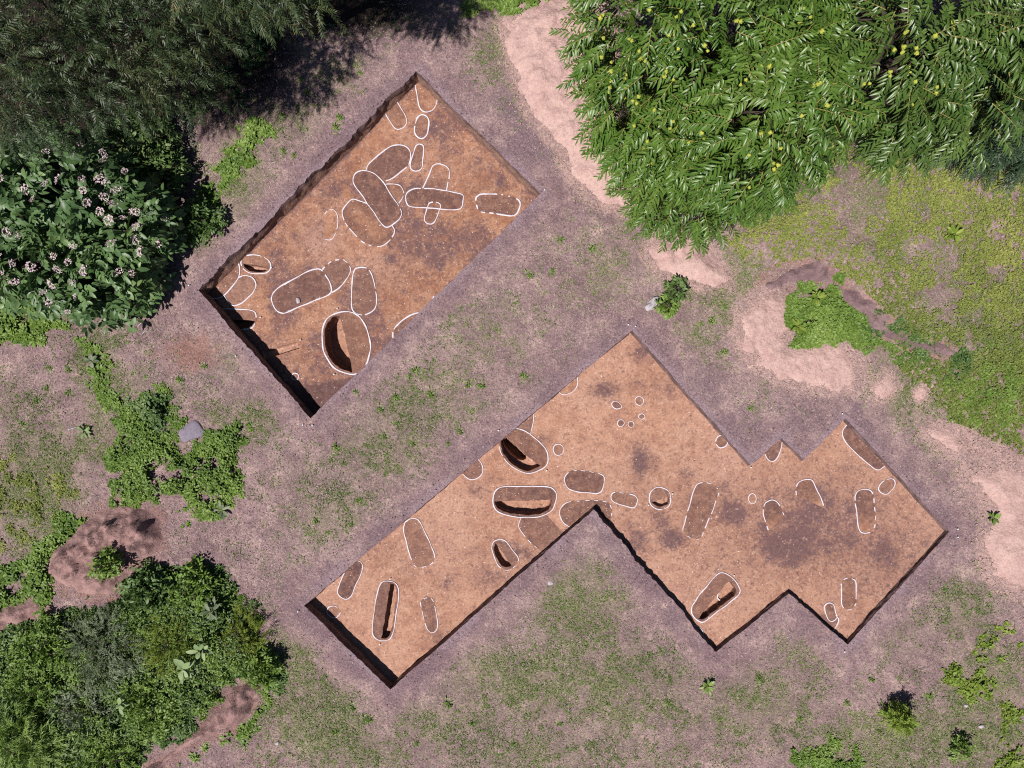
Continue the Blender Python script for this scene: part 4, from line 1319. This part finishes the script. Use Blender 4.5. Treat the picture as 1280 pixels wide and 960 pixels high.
def sprays(base, out, nl, tl, L, W, ang=55, down=.35, prof=((0, .2), (.3, 1), (.7, .75), (1, 0)), fold=.18, droop=.3, rnd=.35, tone=None, flatten=.5):
    """Twigs with leaves in two rows. Returns leaf V, T, tint and the twig segments."""
    n = len(base)
    D = out * np.array([1, 1, flatten]) + RNG.normal(size=(n, 3)) * rnd + np.array([0, 0, -down])
    D /= np.linalg.norm(D, axis=1)[:, None]
    upv = np.array([0, 0, 1.0]) + RNG.normal(size=(n, 3)) * .35 + out * .5
    S = np.cross(D, upv)
    S /= np.linalg.norm(S, axis=1)[:, None]
    N = np.cross(S, D)
    ln = tl[0] + (tl[1] - tl[0]) * RNG.random(n)
    t = (np.arange(nl) + .5) / nl
    side = np.where(np.arange(nl) % 2 == 0, 1.0, -1.0)
    dn = np.array([0, 0, -1.0])
    P0 = base[:, None, :] + D[:, None, :] * (ln[:, None] * t)[:, :, None] + dn * (.22 * ln[:, None] * t ** 2)[:, :, None]
    a = np.radians(ang) + RNG.normal(size=(n, nl)) * .16
    a = a * (1 - .45 * t[None] ** 2)
    LD = D[:, None, :] * np.cos(a)[:, :, None] + S[:, None, :] * (np.sin(a) * side)[:, :, None] + dn * .25 + RNG.normal(size=(n, nl, 3)) * .10
    LN = N[:, None, :] + RNG.normal(size=(n, nl, 3)) * .28
    size = (.7 + .45 * np.sin(math.pi * (t * .8 + .15)))[None] * (.8 + .4 * RNG.random((n, nl)))
    LL = (L[0] + (L[1] - L[0]) * RNG.random((n, nl))) * size
    WW = (W[0] + (W[1] - W[0]) * RNG.random((n, nl))) * size
    tn = np.clip((RNG.random(n) if tone is None else tone)[:, None] * .55 + RNG.random((n, nl)) * .45, 0, .97)
    m = n * nl
    V, T, tv = leaves(P0.reshape(m, 3), LD.reshape(m, 3), LN.reshape(m, 3), LL.ravel(), WW.ravel(), prof, fold, droop, tn.ravel())
    ends = base + D * ln[:, None] + dn * (.22 * ln)[:, None]
    return V, T, tv, ends


def woody(root, start, lobes, r, name='trunk', n_limb=9, mat=None, limb_name='limb'):
    """Tapered trunk with limbs that reach into the crown."""
    cz = np.mean([l[2] for l in lobes])
    c = np.array(lobes)[:, :3].mean(0)
    s = np.array(start, float)
    top = c + np.array([0, 0, np.mean([l[5] for l in lobes]) * .35])
    n = 9
    tt = np.linspace(0, 1, n)[:, None]
    path = s * (1 - tt) + top * tt + np.sin(tt * math.pi) * np.array([[.25, -.2, 0]]) * r * 3
    path[0, 2] -= .1
    lst = [tube(path, r * (1.25 - .95 * tt[:, 0]) + .01, 9)]
    for i in range(n_limb):
        a = path[2 + i % 6]
        l = lobes[i % len(lobes)]
        u = unit(1)[0]
        u[2] = abs(u[2]) * .6
        e = np.array(l[:3]) + u * np.array(l[3:]) * .85
        k = np.linspace(0, 1, 6)[:, None]
        q = a * (1 - k) + e * k + np.array([[0, 0, 1]]) * np.sin(k * math.pi) * .25
        lst.append(tube(q, r * .45 * (1 - .88 * k[:, 0]) + .006, 6))
    V, T = merge(lst)
    return part(name, V, T, mat or MT_BARK, root, None, True)


def bur_mesh():
    import bmesh
    bm = bmesh.new()
    bmesh.ops.create_icosphere(bm, subdivisions=2, radius=.043)
    for i, v in enumerate(bm.verts):
        v.co *= 1.22 if i % 2 else .88
    me = bpy.data.meshes.new('bur')
    bm.to_mesh(me)
    bm.free()
    me.materials.append(MT_BUR)
    return me


BUR = bur_mesh()


def chestnut(label, start, lobes, n, mat, nbur, pxbox, prob, seedtone):
    root = thing('chestnut_tree', label, 'tree', start)
    p, u = crown_points(lobes, n, .76, .98, .6)
    tone = np.clip(fbm(p[:, 0] * 1.0, p[:, 1] + p[:, 2], .9, seedtone, 3) * 1.3 - .1, 0, 1)
    V, T, tv, ends = sprays(p, u, 17, (.55, .9), (.16, .225), (.040, .060), 58, .45, tone=tone, droop=.35)
    k = RNG.random(len(tv) // 10) < .02
    part('crown', V, T, mat, root, dict(tint=tv))
    woody(root, start, lobes, .2, n_limb=14)
    # bare twig stems that show between the leaf rows
    lst = []
    for i in range(0, len(p), 2):
        b, e = p[i], ends[i]
        m = (b + e) / 2 + np.array([0, 0, .03])
        lst.append(tube([b, m, e], [.010, .008, .004], 4))
    V, T = merge(lst)
    part('branches', V, T, MT_STEM, root).name = 'branch'
    c, tries = 0, 0
    while c < nbur and tries < 4000:
        tries += 1
        q = hit(random.uniform(pxbox[0], pxbox[2]), random.uniform(pxbox[1], pxbox[3]), lobes)
        if q is None or q[2] < 2.2:
            continue
        for j in range(random.choice((1, 1, 2, 3))):
            w = q + np.array([random.gauss(0, .07), random.gauss(0, .07), .10 + random.gauss(0, .05)])
            b = put('bur', BUR, root, w - np.array(start), random.random() * 6, (random.uniform(.7, 1.1),) * 3)
            c += 1
    return root


def lobes_ring(c, r, k, n, seed, zj=.5):
    """A crown outline broken into overlapping lobes."""
    rr = random.Random(seed)
    out = [(c[0], c[1], c[2], r[0] * .74, r[1] * .74, r[2] * .85)]
    for i in range(n):
        a = 2 * math.pi * i / n + rr.uniform(-.3, .3)
        f = rr.uniform(.52, .72)
        s = rr.uniform(.36, .52)
        out.append((c[0] + math.cos(a) * r[0] * f, c[1] + math.sin(a) * r[1] * f, c[2] + rr.uniform(-zj, zj) * r[2], r[0] * s, r[1] * s, r[2] * s * 1.1))
    return out


LC1 = lobes_ring((4.75, 7.4, 5.2), (2.85, 2.8, 2.9), 1, 9, 3)
LC1 += [(4.9, 4.9, 2.6, 1.1, .6, 1.1), (4.2, 5.5, 2.8, 1.0, .7, 1.1), (6.0, 5.6, 3.0, 1.2, .8, 1.2)]
chestnut("big bright chestnut tree with many yellow burs beside the pale sand", (4.6, 7.2, 0), LC1, 1700, MT_CHESTNUT, 88, (715, 5, 1040, 260), 1, 5)
LC2 = lobes_ring((9.5, 8.2, 4.9), (2.7, 2.6, 2.6), 1, 8, 8) + [(7.3, 8.9, 4.9, 1.2, 1.6, 1.7), (7.2, 10.6, 5.2, 1.2, 1.4, 1.6)]
chestnut("darker glossy chestnut tree with few burs above the green bank", (9.5, 8.4, 0), LC2, 1250, MT_CHESTNUT_DARK, 30, (1040, 5, 1200, 160), 1, 9)


def leafy_tree(name, label, cat, start, lobes, n, mat, nl, tl, L, W, ang, r, down=.2, rnd=.4, group=None, r0=.5, fold=0.0, prof=((0, .3), (.4, 1), (1, 0)), flatten=.6, tr='trunk', nlimb=10):
    root = thing(name, label, cat, start, group)
    p, u = crown_points(lobes, n, r0, 1.03, .3)
    tone = np.clip(fbm(p[:, 0], p[:, 1] + p[:, 2], 1.1, 4, 3) * 1.5 - .25, 0, 1)
    V, T, tv, _ = sprays(p, u, nl, tl, L, W, ang, down, prof, fold, .2, rnd, tone, flatten)
    part('crown', V, T, mat, root, dict(tint=tv))
    woody(root, start, lobes, r, tr, nlimb)
    return root


leafy_tree('needle_leaved_tree', "tall dark narrow-leaved tree filling the shaded corner above the flowering shrub", 'tree', (-10.9, 8.2, 0),
           lobes_ring((-10.9, 8.2, 5.8), (3.0, 2.5, 3.0), 1, 9, 21) + [(-7.9, 8.6, 5.4, 1.2, 1.1, 1.5), (-7.4, 9.6, 5.6, 1.3, 1.1, 1.5), (-8.3, 7.7, 4.6, 1.0, .9, 1.3)], 2700, MT_CONIFER, 24, (.45, .85), (.08, .14), (.018, .030), 55, .12, .25, rnd=.6)
leafy_tree('needle_leaved_tree', "dark narrow-leaved tree peeping in at the top edge, casting the long black shade", 'tree', (-6.2, 11.0, 0),
           lobes_ring((-5.6, 9.7, 7.5), (2.0, 2.0, 1.7), 1, 8, 23), 1700, MT_CONIFER, 24, (.4, .75), (.08, .14), (.018, .030), 55, .12, .16, r0=.3, rnd=.6)
leafy_tree('feathery_tree', "dark feathery tree in the corner beside the glossy chestnut", 'tree', (13.3, 7.8, 0),
           lobes_ring((13.4, 7.9, 3.3), (2.1, 2.1, 2.2), 1, 7, 27), 1100, MT_FERN, 24, (.6, 1.05), (.12, .20), (.026, .042), 60, .14, .3)

# white-flowered shrub
LSH = [(-13.1, 5.7, 1.4, 2.2, 1.5, 1.6), (-11.7, 4.7, 1.2, 1.5, 1.4, 1.3), (-14.1, 3.7, 1.0, 2.0, 1.4, 1.3), (-12.4, 3.1, .8, 1.6, 1.2, 1.1), (-15.6, 5.2, 1.2, 1.8, 1.6, 1.5), (-10.9, 4.9, .8, .8, .8, .9)]
shrub = thing('flowering_shrub', "broad shrub with oval leaves and many pinkish white flower heads", 'shrub', (-12.9, 4.5, 0))
p, u = crown_points(LSH, 1500, .55, 1.0, .15)
tone = np.clip(fbm(p[:, 0], p[:, 1] + p[:, 2], 1.2, 14, 3) * 1.5 - .3, 0, 1)
V, T, tv, _ = sprays(p, u, 6, (.25, .5), (.18, .30), (.10, .16), 62, 0, ROUND, .14, .25, .45, tone, .8)
part('crown', V, T, MT_SHRUB, shrub, dict(tint=tv))
woody(shrub, (-12.9, 4.5, 0), LSH, .07, 'stem', 16)
FL = [(545, 20), (260, 130), (650, 70), (440, 110), (535, 115), (445, 165), (610, 165), (200, 210), (465, 230), (550, 200), (590, 235), (530, 270), (640, 300), (700, 270), (575, 315), (845, 300), (710, 345),
      (70, 375), (120, 385), (395, 440), (585, 430), (700, 410), (730, 465), (810, 420), (25, 485), (95, 525), (300, 490), (370, 520), (450, 560), (40, 575), (620, 570), (680, 575), (320, 555), (190, 540),
      (290, 625), (390, 620), (250, 670), (280, 715), (410, 690), (370, 765), (100, 610), (15, 605), (165, 160), (430, -60), (545, -20), (265, -25), (330, 110), (30, 110)]


def flower_mesh():
    n = 48
    a = RNG.random(n) * 6.28
    r = .15 * np.sqrt(RNG.random(n))
    B = np.stack([r * np.cos(a), r * np.sin(a) * .8, .06 - 2.2 * r * r + RNG.random(n) * .02], 1)
    D = np.stack([np.cos(a + 1), np.sin(a + 1), .3 + 0 * a], 1) + RNG.normal(size=(n, 3)) * .4
    V, T, tv = leaves(B, D, np.array([[0, 0, 1.0]]) + RNG.normal(size=(n, 3)) * .3, np.full(n, .05), np.full(n, .04), ((0, .2), (.5, 1), (1, .3)))
    s = [tube([(0, 0, -.25), (.01, 0, -.1), (0, 0, .03)], [.008, .007, .005], 5)]
    return mesh('flower_head', V, T, MT_FLOWER)


FM = [flower_mesh() for _ in range(3)]
for i, (a, b) in enumerate(FL):
    q = hit(a * .25, 200 + b * .25, LSH)
    if q is None:
        continue
    q = q + np.array([0, 0, .26])
    s = random.uniform(.65, 1.1)
    put('flower_head', FM[i % 3], shrub, q - np.array(shrub.location), (random.gauss(0, .3), random.gauss(0, .3), random.random() * 6), (s, s * random.uniform(.6, 1.1), s))


def bush(name, label, px, py, r, h, mat, n, nl, tl, L, W, cat='shrub', group=None, ang=55, flat=.8, fold=.12, prof=ROUND, down=0.0, lob=4, seed=1, dz=.0):
    x, y = P(px, py, h * .5)
    z0 = float(ground_z(np.array([x]), np.array([y]))[0]) + dz
    lobes = lobes_ring((x, y, z0 + h * .5), (r, r, h * .55), 1, lob, seed, .4)
    root = thing(name, label, cat, (x, y, z0), group)
    p, u = crown_points(lobes, n, .4, 1.03, z0 + .03)
    tone = np.clip(fbm(p[:, 0], p[:, 1] + p[:, 2], 1.8, seed, 3) * 1.5 - .25, 0, 1)
    V, T, tv, _ = sprays(p, u + np.array([0, 0, .35]), nl, tl, L, W, ang, down, prof, fold, .25, .4, tone, flat)
    part('foliage', V, T, mat, root, dict(tint=tv))
    woody(root, (x, y, z0), lobes, .025 + .012 * r, 'stem', 8)
    return root


GT = "shrubs and tall weeds of the corner thicket"
NARROW = ((0, .3), (.4, 1), (1, 0))
bush('thicket_shrub', "fine grey green bush in the middle of the corner thicket", 130, 810, 1.15, .95, MT_WEED_GREY, 620, 12, (.25, .5), (.06, .11), (.018, .03), 'shrub', GT, 40, prof=NARROW, fold=0, seed=31)
bush('thicket_shrub', "mossy yellow olive feathery bush in the sunny thicket side", 215, 800, .85, .65, mat_leaf("olive_leaf", [(0, (.085, .125, .012)), (.5, (.15, .20, .022)), (1, (.25, .28, .05))], .6, .25, .2), 520, 12, (.25, .5), (.06, .11), (.014, .024), 'shrub', GT, 35, prof=NARROW, fold=0, seed=33)
bush('thicket_shrub', "small olive feathery bush at the thicket margin nearest the bare path", 300, 795, .65, .45, bpy.data.materials["olive_leaf"], 300, 12, (.22, .42), (.06, .10), (.014, .024), 'shrub', GT, 35, prof=NARROW, fold=0, seed=35)
bush('thicket_shrub', "dark green broad-leaved bush touching the big earth heap", 185, 742, .7, .55, MT_WEED_DARK, 380, 6, (.2, .4), (.11, .18), (.06, .09), 'shrub', GT, 60, seed=37)
bush('thicket_shrub', "leafy green bush between the earth heap and the bare path", 245, 735, .6, .5, MT_WEED, 300, 6, (.2, .38), (.10, .17), (.055, .085), 'shrub', GT, 60, seed=39)
bush('thicket_shrub', "round green bush at the thicket rim near the small earth heap", 60, 810, .8, .6, MT_WEED, 380, 7, (.2, .4), (.09, .15), (.04, .07), 'shrub', GT, 58, seed=41)
bush('thicket_shrub', "tall shadowy grassy bush at the photo corner", 25, 925, 1.0, 1.0, MT_WEED, 560, 12, (.3, .6), (.12, .22), (.018, .032), 'shrub', GT, 30, prof=NARROW, fold=0, seed=43)
bush('thicket_shrub', "pale green slender-leaved bush low in the thicket", 105, 885, .85, .6, MT_WEED_GREY, 420, 9, (.25, .45), (.09, .16), (.028, .045), 'shrub', GT, 45, prof=NARROW, fold=0, seed=45)
bush('thicket_shrub', "dense bright green bush above the snaking earth heap", 190, 880, .85, .6, MT_WEED, 430, 8, (.22, .42), (.08, .14), (.035, .06), 'shrub', GT, 55, seed=47)
bush('thicket_shrub', "dark bush against the end of the snaking earth heap", 325, 835, .5, .55, MT_WEED, 260, 7, (.2, .36), (.08, .14), (.04, .065), 'shrub', GT, 55, seed=49)
bush('thicket_shrub', "dark green bush in the thicket beneath the small earth heap", 40, 860, .8, .6, MT_WEED, 380, 8, (.22, .4), (.08, .14), (.035, .06), 'shrub', GT, 55, seed=51)
bush('thicket_shrub', "bushy low green growth near the bottom edge of the thicket", 130, 945, .8, .5, MT_WEED, 380, 8, (.22, .4), (.08, .14), (.03, .05), 'shrub', GT, 55, seed=53)


def big_leaf(label, px, py, n, L, W, h, mat, group=None):
    x, y = P(px, py, h)
    z0 = float(ground_z(np.array([x]), np.array([y]))[0])
    root = thing('leafy_weed', label, 'weed', (x, y, z0), group)
    a = np.arange(n) * 2.4 + RNG.normal(size=n) * .3
    e = np.radians(10 + 35 * RNG.random(n))
    D = np.stack([np.cos(a) * np.cos(e), np.sin(a) * np.cos(e), np.sin(e)], 1)
    B = np.column_stack([np.cos(a) * .04 + x, np.sin(a) * .04 + y, z0 + h * (.5 + .5 * RNG.random(n))])
    V, T, tv = leaves(B, D, np.array([[0, 0, 1.0]]) + RNG.normal(size=(n, 3)) * .2, L * (.7 + .5 * RNG.random(n)), W * (.8 + .4 * RNG.random(n)), ((0, .2), (.25, .8), (.55, 1), (.85, .6), (1, 0)), .12, .3)
    part('foliage', V, T, mat, root, dict(tint=tv))
    V, T = tube([(x, y, z0 - .03), (x + .01, y, z0 + h * .6), (x, y, z0 + h)], [.02, .016, .008], 6)
    part('stem', V, T, MT_STEM, root)
    return root


big_leaf("pale broad-leaved plant standing in the thicket middle", 228, 836, 11, .38, .17, .9, MT_PALELEAF, GT)
big_leaf("pale broad-leaved plant just above its twin in the thicket", 248, 815, 9, .34, .14, .9, MT_PALELEAF, GT)
big_leaf("grey spiky-leaved plant near the thicket top", 262, 766, 13, .36, .10, .7, MT_WEED_GREY, GT)
big_leaf("small pale plant low in the middle of the thicket", 145, 885, 8, .26, .11, .9, MT_PALELEAF, GT)
big_leaf("yellow green rosette at the top of the weeds by the bank", 1022, 372, 12, .30, .10, .25, MT_YELLOW)
big_leaf("bright rosette in the weeds beside the boot-shaped sand", 998, 408, 12, .24, .09, .2, MT_YELLOW)
big_leaf("small pale rosette near the line of weeds on pinkish soil", 105, 540, 10, .24, .09, .1, MT_PALELEAF)
big_leaf("pale plant at the lower edge of the stone weed patch", 276, 638, 8, .30, .10, .1, MT_WEED_GREY)
big_leaf("two-toned pale weed at the upper line of weeds", 113, 452, 7, .24, .12, .1, MT_WEED_GREY)
big_leaf("small rosette in the open grass above the lower edge", 885, 858, 14, .26, .07, .1, MT_WEED)
big_leaf("bright tuft plant on the sunny bank among the ground cover", 1178, 298, 14, .28, .10, .15, MT_YELLOW)
big_leaf("green weed on the sandy strip by the broad pale heap", 1243, 648, 10, .22, .08, .1, MT_WEED)
bush('leafy_weed', "dark green bushy weed beside the pale angular stone", 845, 362, .24, .3, MT_WEED_DARK, 70, 6, (.15, .28), (.09, .15), (.05, .08), 'weed', None, 58, seed=61)
bush('leafy_weed', "spreading low weed just below the bushy weed near the pale stone", 833, 382, .22, .22, MT_WEED, 50, 6, (.14, .25), (.08, .13), (.045, .07), 'weed', None, 58, seed=63)
bush('leafy_weed', "tall bright feathery bush casting a dark shadow on open grass", 1126, 900, .26, .9, MT_YELLOW, 200, 9, (.2, .4), (.07, .12), (.022, .04), 'weed', None, 40, seed=65)
bush('leafy_weed', "small green bush beside a dark shadow spot in the lower grass", 1200, 935, .2, .4, MT_WEED, 60, 7, (.16, .3), (.07, .12), (.03, .05), 'weed', None, 50, seed=71)
bush('leafy_weed', "green plant growing on the crest of the big earth heap", 146, 700, .34, .45, MT_WEED, 110, 6, (.14, .28), (.08, .13), (.05, .075), 'weed', None, 58, seed=75, dz=.5)
bush('leafy_weed', "low dark bush with bare twigs between flowering shrub and shade", 205, 213, .6, 1.0, MT_WEED_DARK, 170, 6, (.25, .45), (.10, .17), (.05, .08), 'shrub', None, 58, seed=77)
bush('leafy_weed', "dark leafy bush in the shade under the narrow-leaved tree", 175, 160, .9, 1.4, MT_WEED_DARK, 260, 6, (.25, .45), (.10, .17), (.05, .08), 'shrub', None, 58, seed=79)
bush('leafy_weed', "dark edge bush beside the flowering shrub and the bare path", 250, 275, .55, .6, MT_WEED_DARK, 190, 6, (.2, .4), (.09, .15), (.05, .08), 'shrub', None, 58, seed=81)


# tufts one can pick out on the open ground
def tuft_proto():
    root = thing('grass_tuft', "green leafy tuft dotted over the trampled ground", 'weed', (0, 0, 0), "separate tufts dotted over the trampled ground")
    n = 34
    x, y = RNG.normal(size=n) * .07, RNG.normal(size=n) * .07
    V, T, tv = blades(x, y, np.zeros(n), .10, .22, .022, .045, 15, 65)
    part('foliage', V, T, MT_WEED, root, dict(tint=tv))
    return root


TUFTS = [(520, 462), (512, 470), (495, 497), (475, 512), (585, 480), (600, 482), (537, 493), (515, 555), (480, 545), (560, 555), (575, 540), (495, 530), (690, 340), (662, 345), (655, 470), (430, 580), (420, 560),
         (445, 490), (495, 395), (450, 625), (410, 665), (395, 650), (440, 655), (376, 100), (384, 115), (420, 160), (450, 92), (352, 145), (300, 160), (425, 148), (368, 195), (355, 190), (62, 460), (85, 462), (58, 485),
         (85, 490), (45, 500), (108, 535), (28, 530), (205, 480), (212, 492), (225, 475), (255, 458), (285, 420), (308, 436), (890, 400), (905, 385), (918, 400), (876, 405), (905, 440), (938, 510), (700, 300), (740, 310), (662, 20),
         (835, 880), (760, 880), (700, 905), (590, 905), (640, 930), (520, 930), (560, 880), (460, 900), (440, 885), (420, 915), (1060, 880), (1090, 850), (1000, 900), (950, 850), (900, 900), (1160, 870), (1100, 915), (1240, 745)]
proto = tuft_proto()
TUFTS = [q for q in TUFTS if free_ground(*(np.array([v]) for v in P(*q)), True, .3)[0]]
for i, (a, b) in enumerate(TUFTS):
    x, y = P(a, b)
    z = float(ground_z(np.array([x]), np.array([y]))[0])
    s = random.uniform(.55, 1.0)
    if i == 0:
        proto.location = (x, y, z)
    else:
        copy_tree(proto, (x, y, z), random.random() * 6.28, s)


# ------------------------------------------------------------------ stones, pins, sticks
def stone(name, label, px, py, rx, ry, rz, mat, seed, jag=.25, rot=0, cat='stone', sub=3):
    import bmesh
    x, y = P(px, py)
    z = float(ground_z(np.array([x]), np.array([y]))[0])
    bm = bmesh.new()
    bmesh.ops.create_icosphere(bm, subdivisions=sub, radius=1)
    r = random.Random(seed)
    cuts = [(Vector((r.gauss(0, 1), r.gauss(0, 1), r.gauss(0, .6))).normalized(), r.uniform(.62, .9)) for _ in range(9)]
    for v in bm.verts:
        for nrm, dd in cuts:
            e = v.co.dot(nrm) - dd
            if e > 0:
                v.co -= nrm * e
        v.co *= 1 + jag * (float(fbm(v.co.x + seed, v.co.y + v.co.z, 1.5, 3, 3)) - .5)
        v.co = Vector((v.co.x * rx, v.co.y * ry, v.co.z * rz))
    me = bpy.data.meshes.new(name)
    bm.to_mesh(me)
    bm.free()
    me.materials.append(mat)
    o = put(name, me, None, (x, y, z + rz * .35), rot)
    return tag(o, label, cat)


stone('flat_stone', "flat lilac grey stone lying at the weed patch edge", 240, 540, .40, .36, .08, MT_STONE, 3, .3, .4)
stone('angular_stone', "pale grey jagged stone beside a dark green weed", 815, 380, .25, .16, .12, MT_PALESTONE, 8, .8, .9)
stone('pebble', "white pebble on the green bank", 1268, 308, .09, .06, .05, MT_PALESTONE, 11, .4, .3)
o = stone('small_stone', "small pale stone lying on the biggest slanted capsule", 373, 376, .08, .10, .05, MT_PALESTONE, 13, .4, .2)
q = to_floor(1, 'X', [(373, 376)])[0]
o.location = (q[0], q[1], float(floor_z(1, q[0], q[1])) + .03)
stone('pebble', "white pebble below the snaking earth heap", 347, 929, .08, .06, .05, MT_PALESTONE, 15, .4, .3)
stone('pebble', "pale pebble in front of the lower trench notch", 688, 729, .09, .07, .03, MT_PALESTONE, 17, .4, .3)
stone('pebble', "white pebble among the lower corner grass", 1226, 907, .10, .07, .05, MT_PALESTONE, 19, .4, .3)
stone('pebble', "white stone bit lying under the lower corner weeds", 1208, 882, .07, .06, .05, MT_PALESTONE, 20, .4, .3)


def pin_mesh():
    a = tube([(0, 0, -.06), (0, 0, .03), (0, 0, .055)], [.008, .008, .008], 6)
    b = tube([(0, 0, .05), (0, 0, .056), (0, 0, .066), (0, 0, .07)], [.012, .034, .034, .02], 10)
    V, T = merge([a, b])
    return mesh('survey_pin', V, T, MT_PIN)


PM = pin_mesh()
PINS = [("white survey pin outside the bottom corner of the smaller trench, inner of two", 379, 531, 0), ("white survey pin outside the bottom corner of the smaller trench, outer of two", 391, 532, 0),
        ("white survey pin on the pinkish soil along the shaded trench wall", 295, 445, 0), ("white survey pin on the edge above the pit with the black hole", 623, 538, 0),
        ("white survey pin at the trench peak below the pale stone, first of two", 785, 406, 0), ("white survey pin at the trench peak below the pale stone, second of two", 794, 408, 0),
        ("white survey pin at the inner sawtooth corner", 938, 584, 2), ("white survey pin above the far peak of the larger trench", 1052, 517, 0),
        ("upper white survey pin of two outside the far trench corner", 1196, 661, 0), ("lower white survey pin of two outside the far trench corner", 1196, 671, 0),
        ("white survey pin under the bottom corner of the larger trench", 1055, 814, 0), ("white survey pin at the tip corner of the trench arm", 373, 764, 0),
        ("white pin beside the half-dug pit near the wall shadow", 326, 397, 1), ("white pin at the end of the narrow slot", 376, 425, 1), ("white pin above the largest oval pit", 422, 386, 1),
        ("white pin below the largest oval pit", 418, 468, 1), ("white pin beside the small half-dug oval", 340, 335, 1), ("white pin under the long narrow split pit", 475, 805, 2),
        ("white pin over the long narrow split pit", 488, 723, 2), ("white pin next to the slanted half-dug pit", 917, 719, 2), ("white pin at one side of the round half-dug pit", 840, 617, 2),
        ("white pin at the other side of the round half-dug pit", 810, 631, 2), ("white pin under the large holed oval", 683, 588, 2), ("white survey pin on the grass beside the shrub path", 237, 357, 0),
        ("bluish white pin on the bare rim by the chestnut-side corner", 681, 238, 0)]
for i, (lab, a, b, t) in enumerate(PINS):
    if t == 0:
        x, y = P(a, b)
        z = float(ground_z(np.array([x]), np.array([y]))[0])
    else:
        q = to_floor(t, 'X', [(a, b)])[0]
        x, y, z = q[0], q[1], float(floor_z(t, q[0], q[1]))
    o = put('survey_pin', PM, None, (x, y, z), 0, (.6, .6, 1))
    tag(o, lab, 'survey pin', "white survey pins around the trenches and pits")


def stick(label, pts, r, mat=MT_STEM):
    p = [np.array([*P(a, b), 0]) for a, b in pts]
    for q in p:
        q[2] = float(ground_z(q[:1], q[1:2])[0]) + r + .02
    c = np.mean(p, 0)
    V, T = tube(np.array(p) - c, [r * (1 - .5 * i / len(p)) for i in range(len(p))], 6)
    o = put('stick', mesh('stick', V, T, mat), None, c)
    return tag(o, label, 'stick')


stick("pale bent stick on dry soil below the flowering shrub", [(172, 408), (178, 402), (186, 405), (184, 412), (178, 417)], .018, MT_PALESTONE)
stick("thin dark twig lying on the long pale sand heap", [(742, 162), (744, 168), (746, 174)], .02)
stick("dark twig on the sand heap near the chestnut leaves", [(774, 183), (777, 187), (780, 192)], .02)
stick("pale straight stick on the pinkish soil at the weed line", [(85, 537), (92, 535), (99, 533)], .016, MT_PALESTONE)

SC.render.film_transparent = False
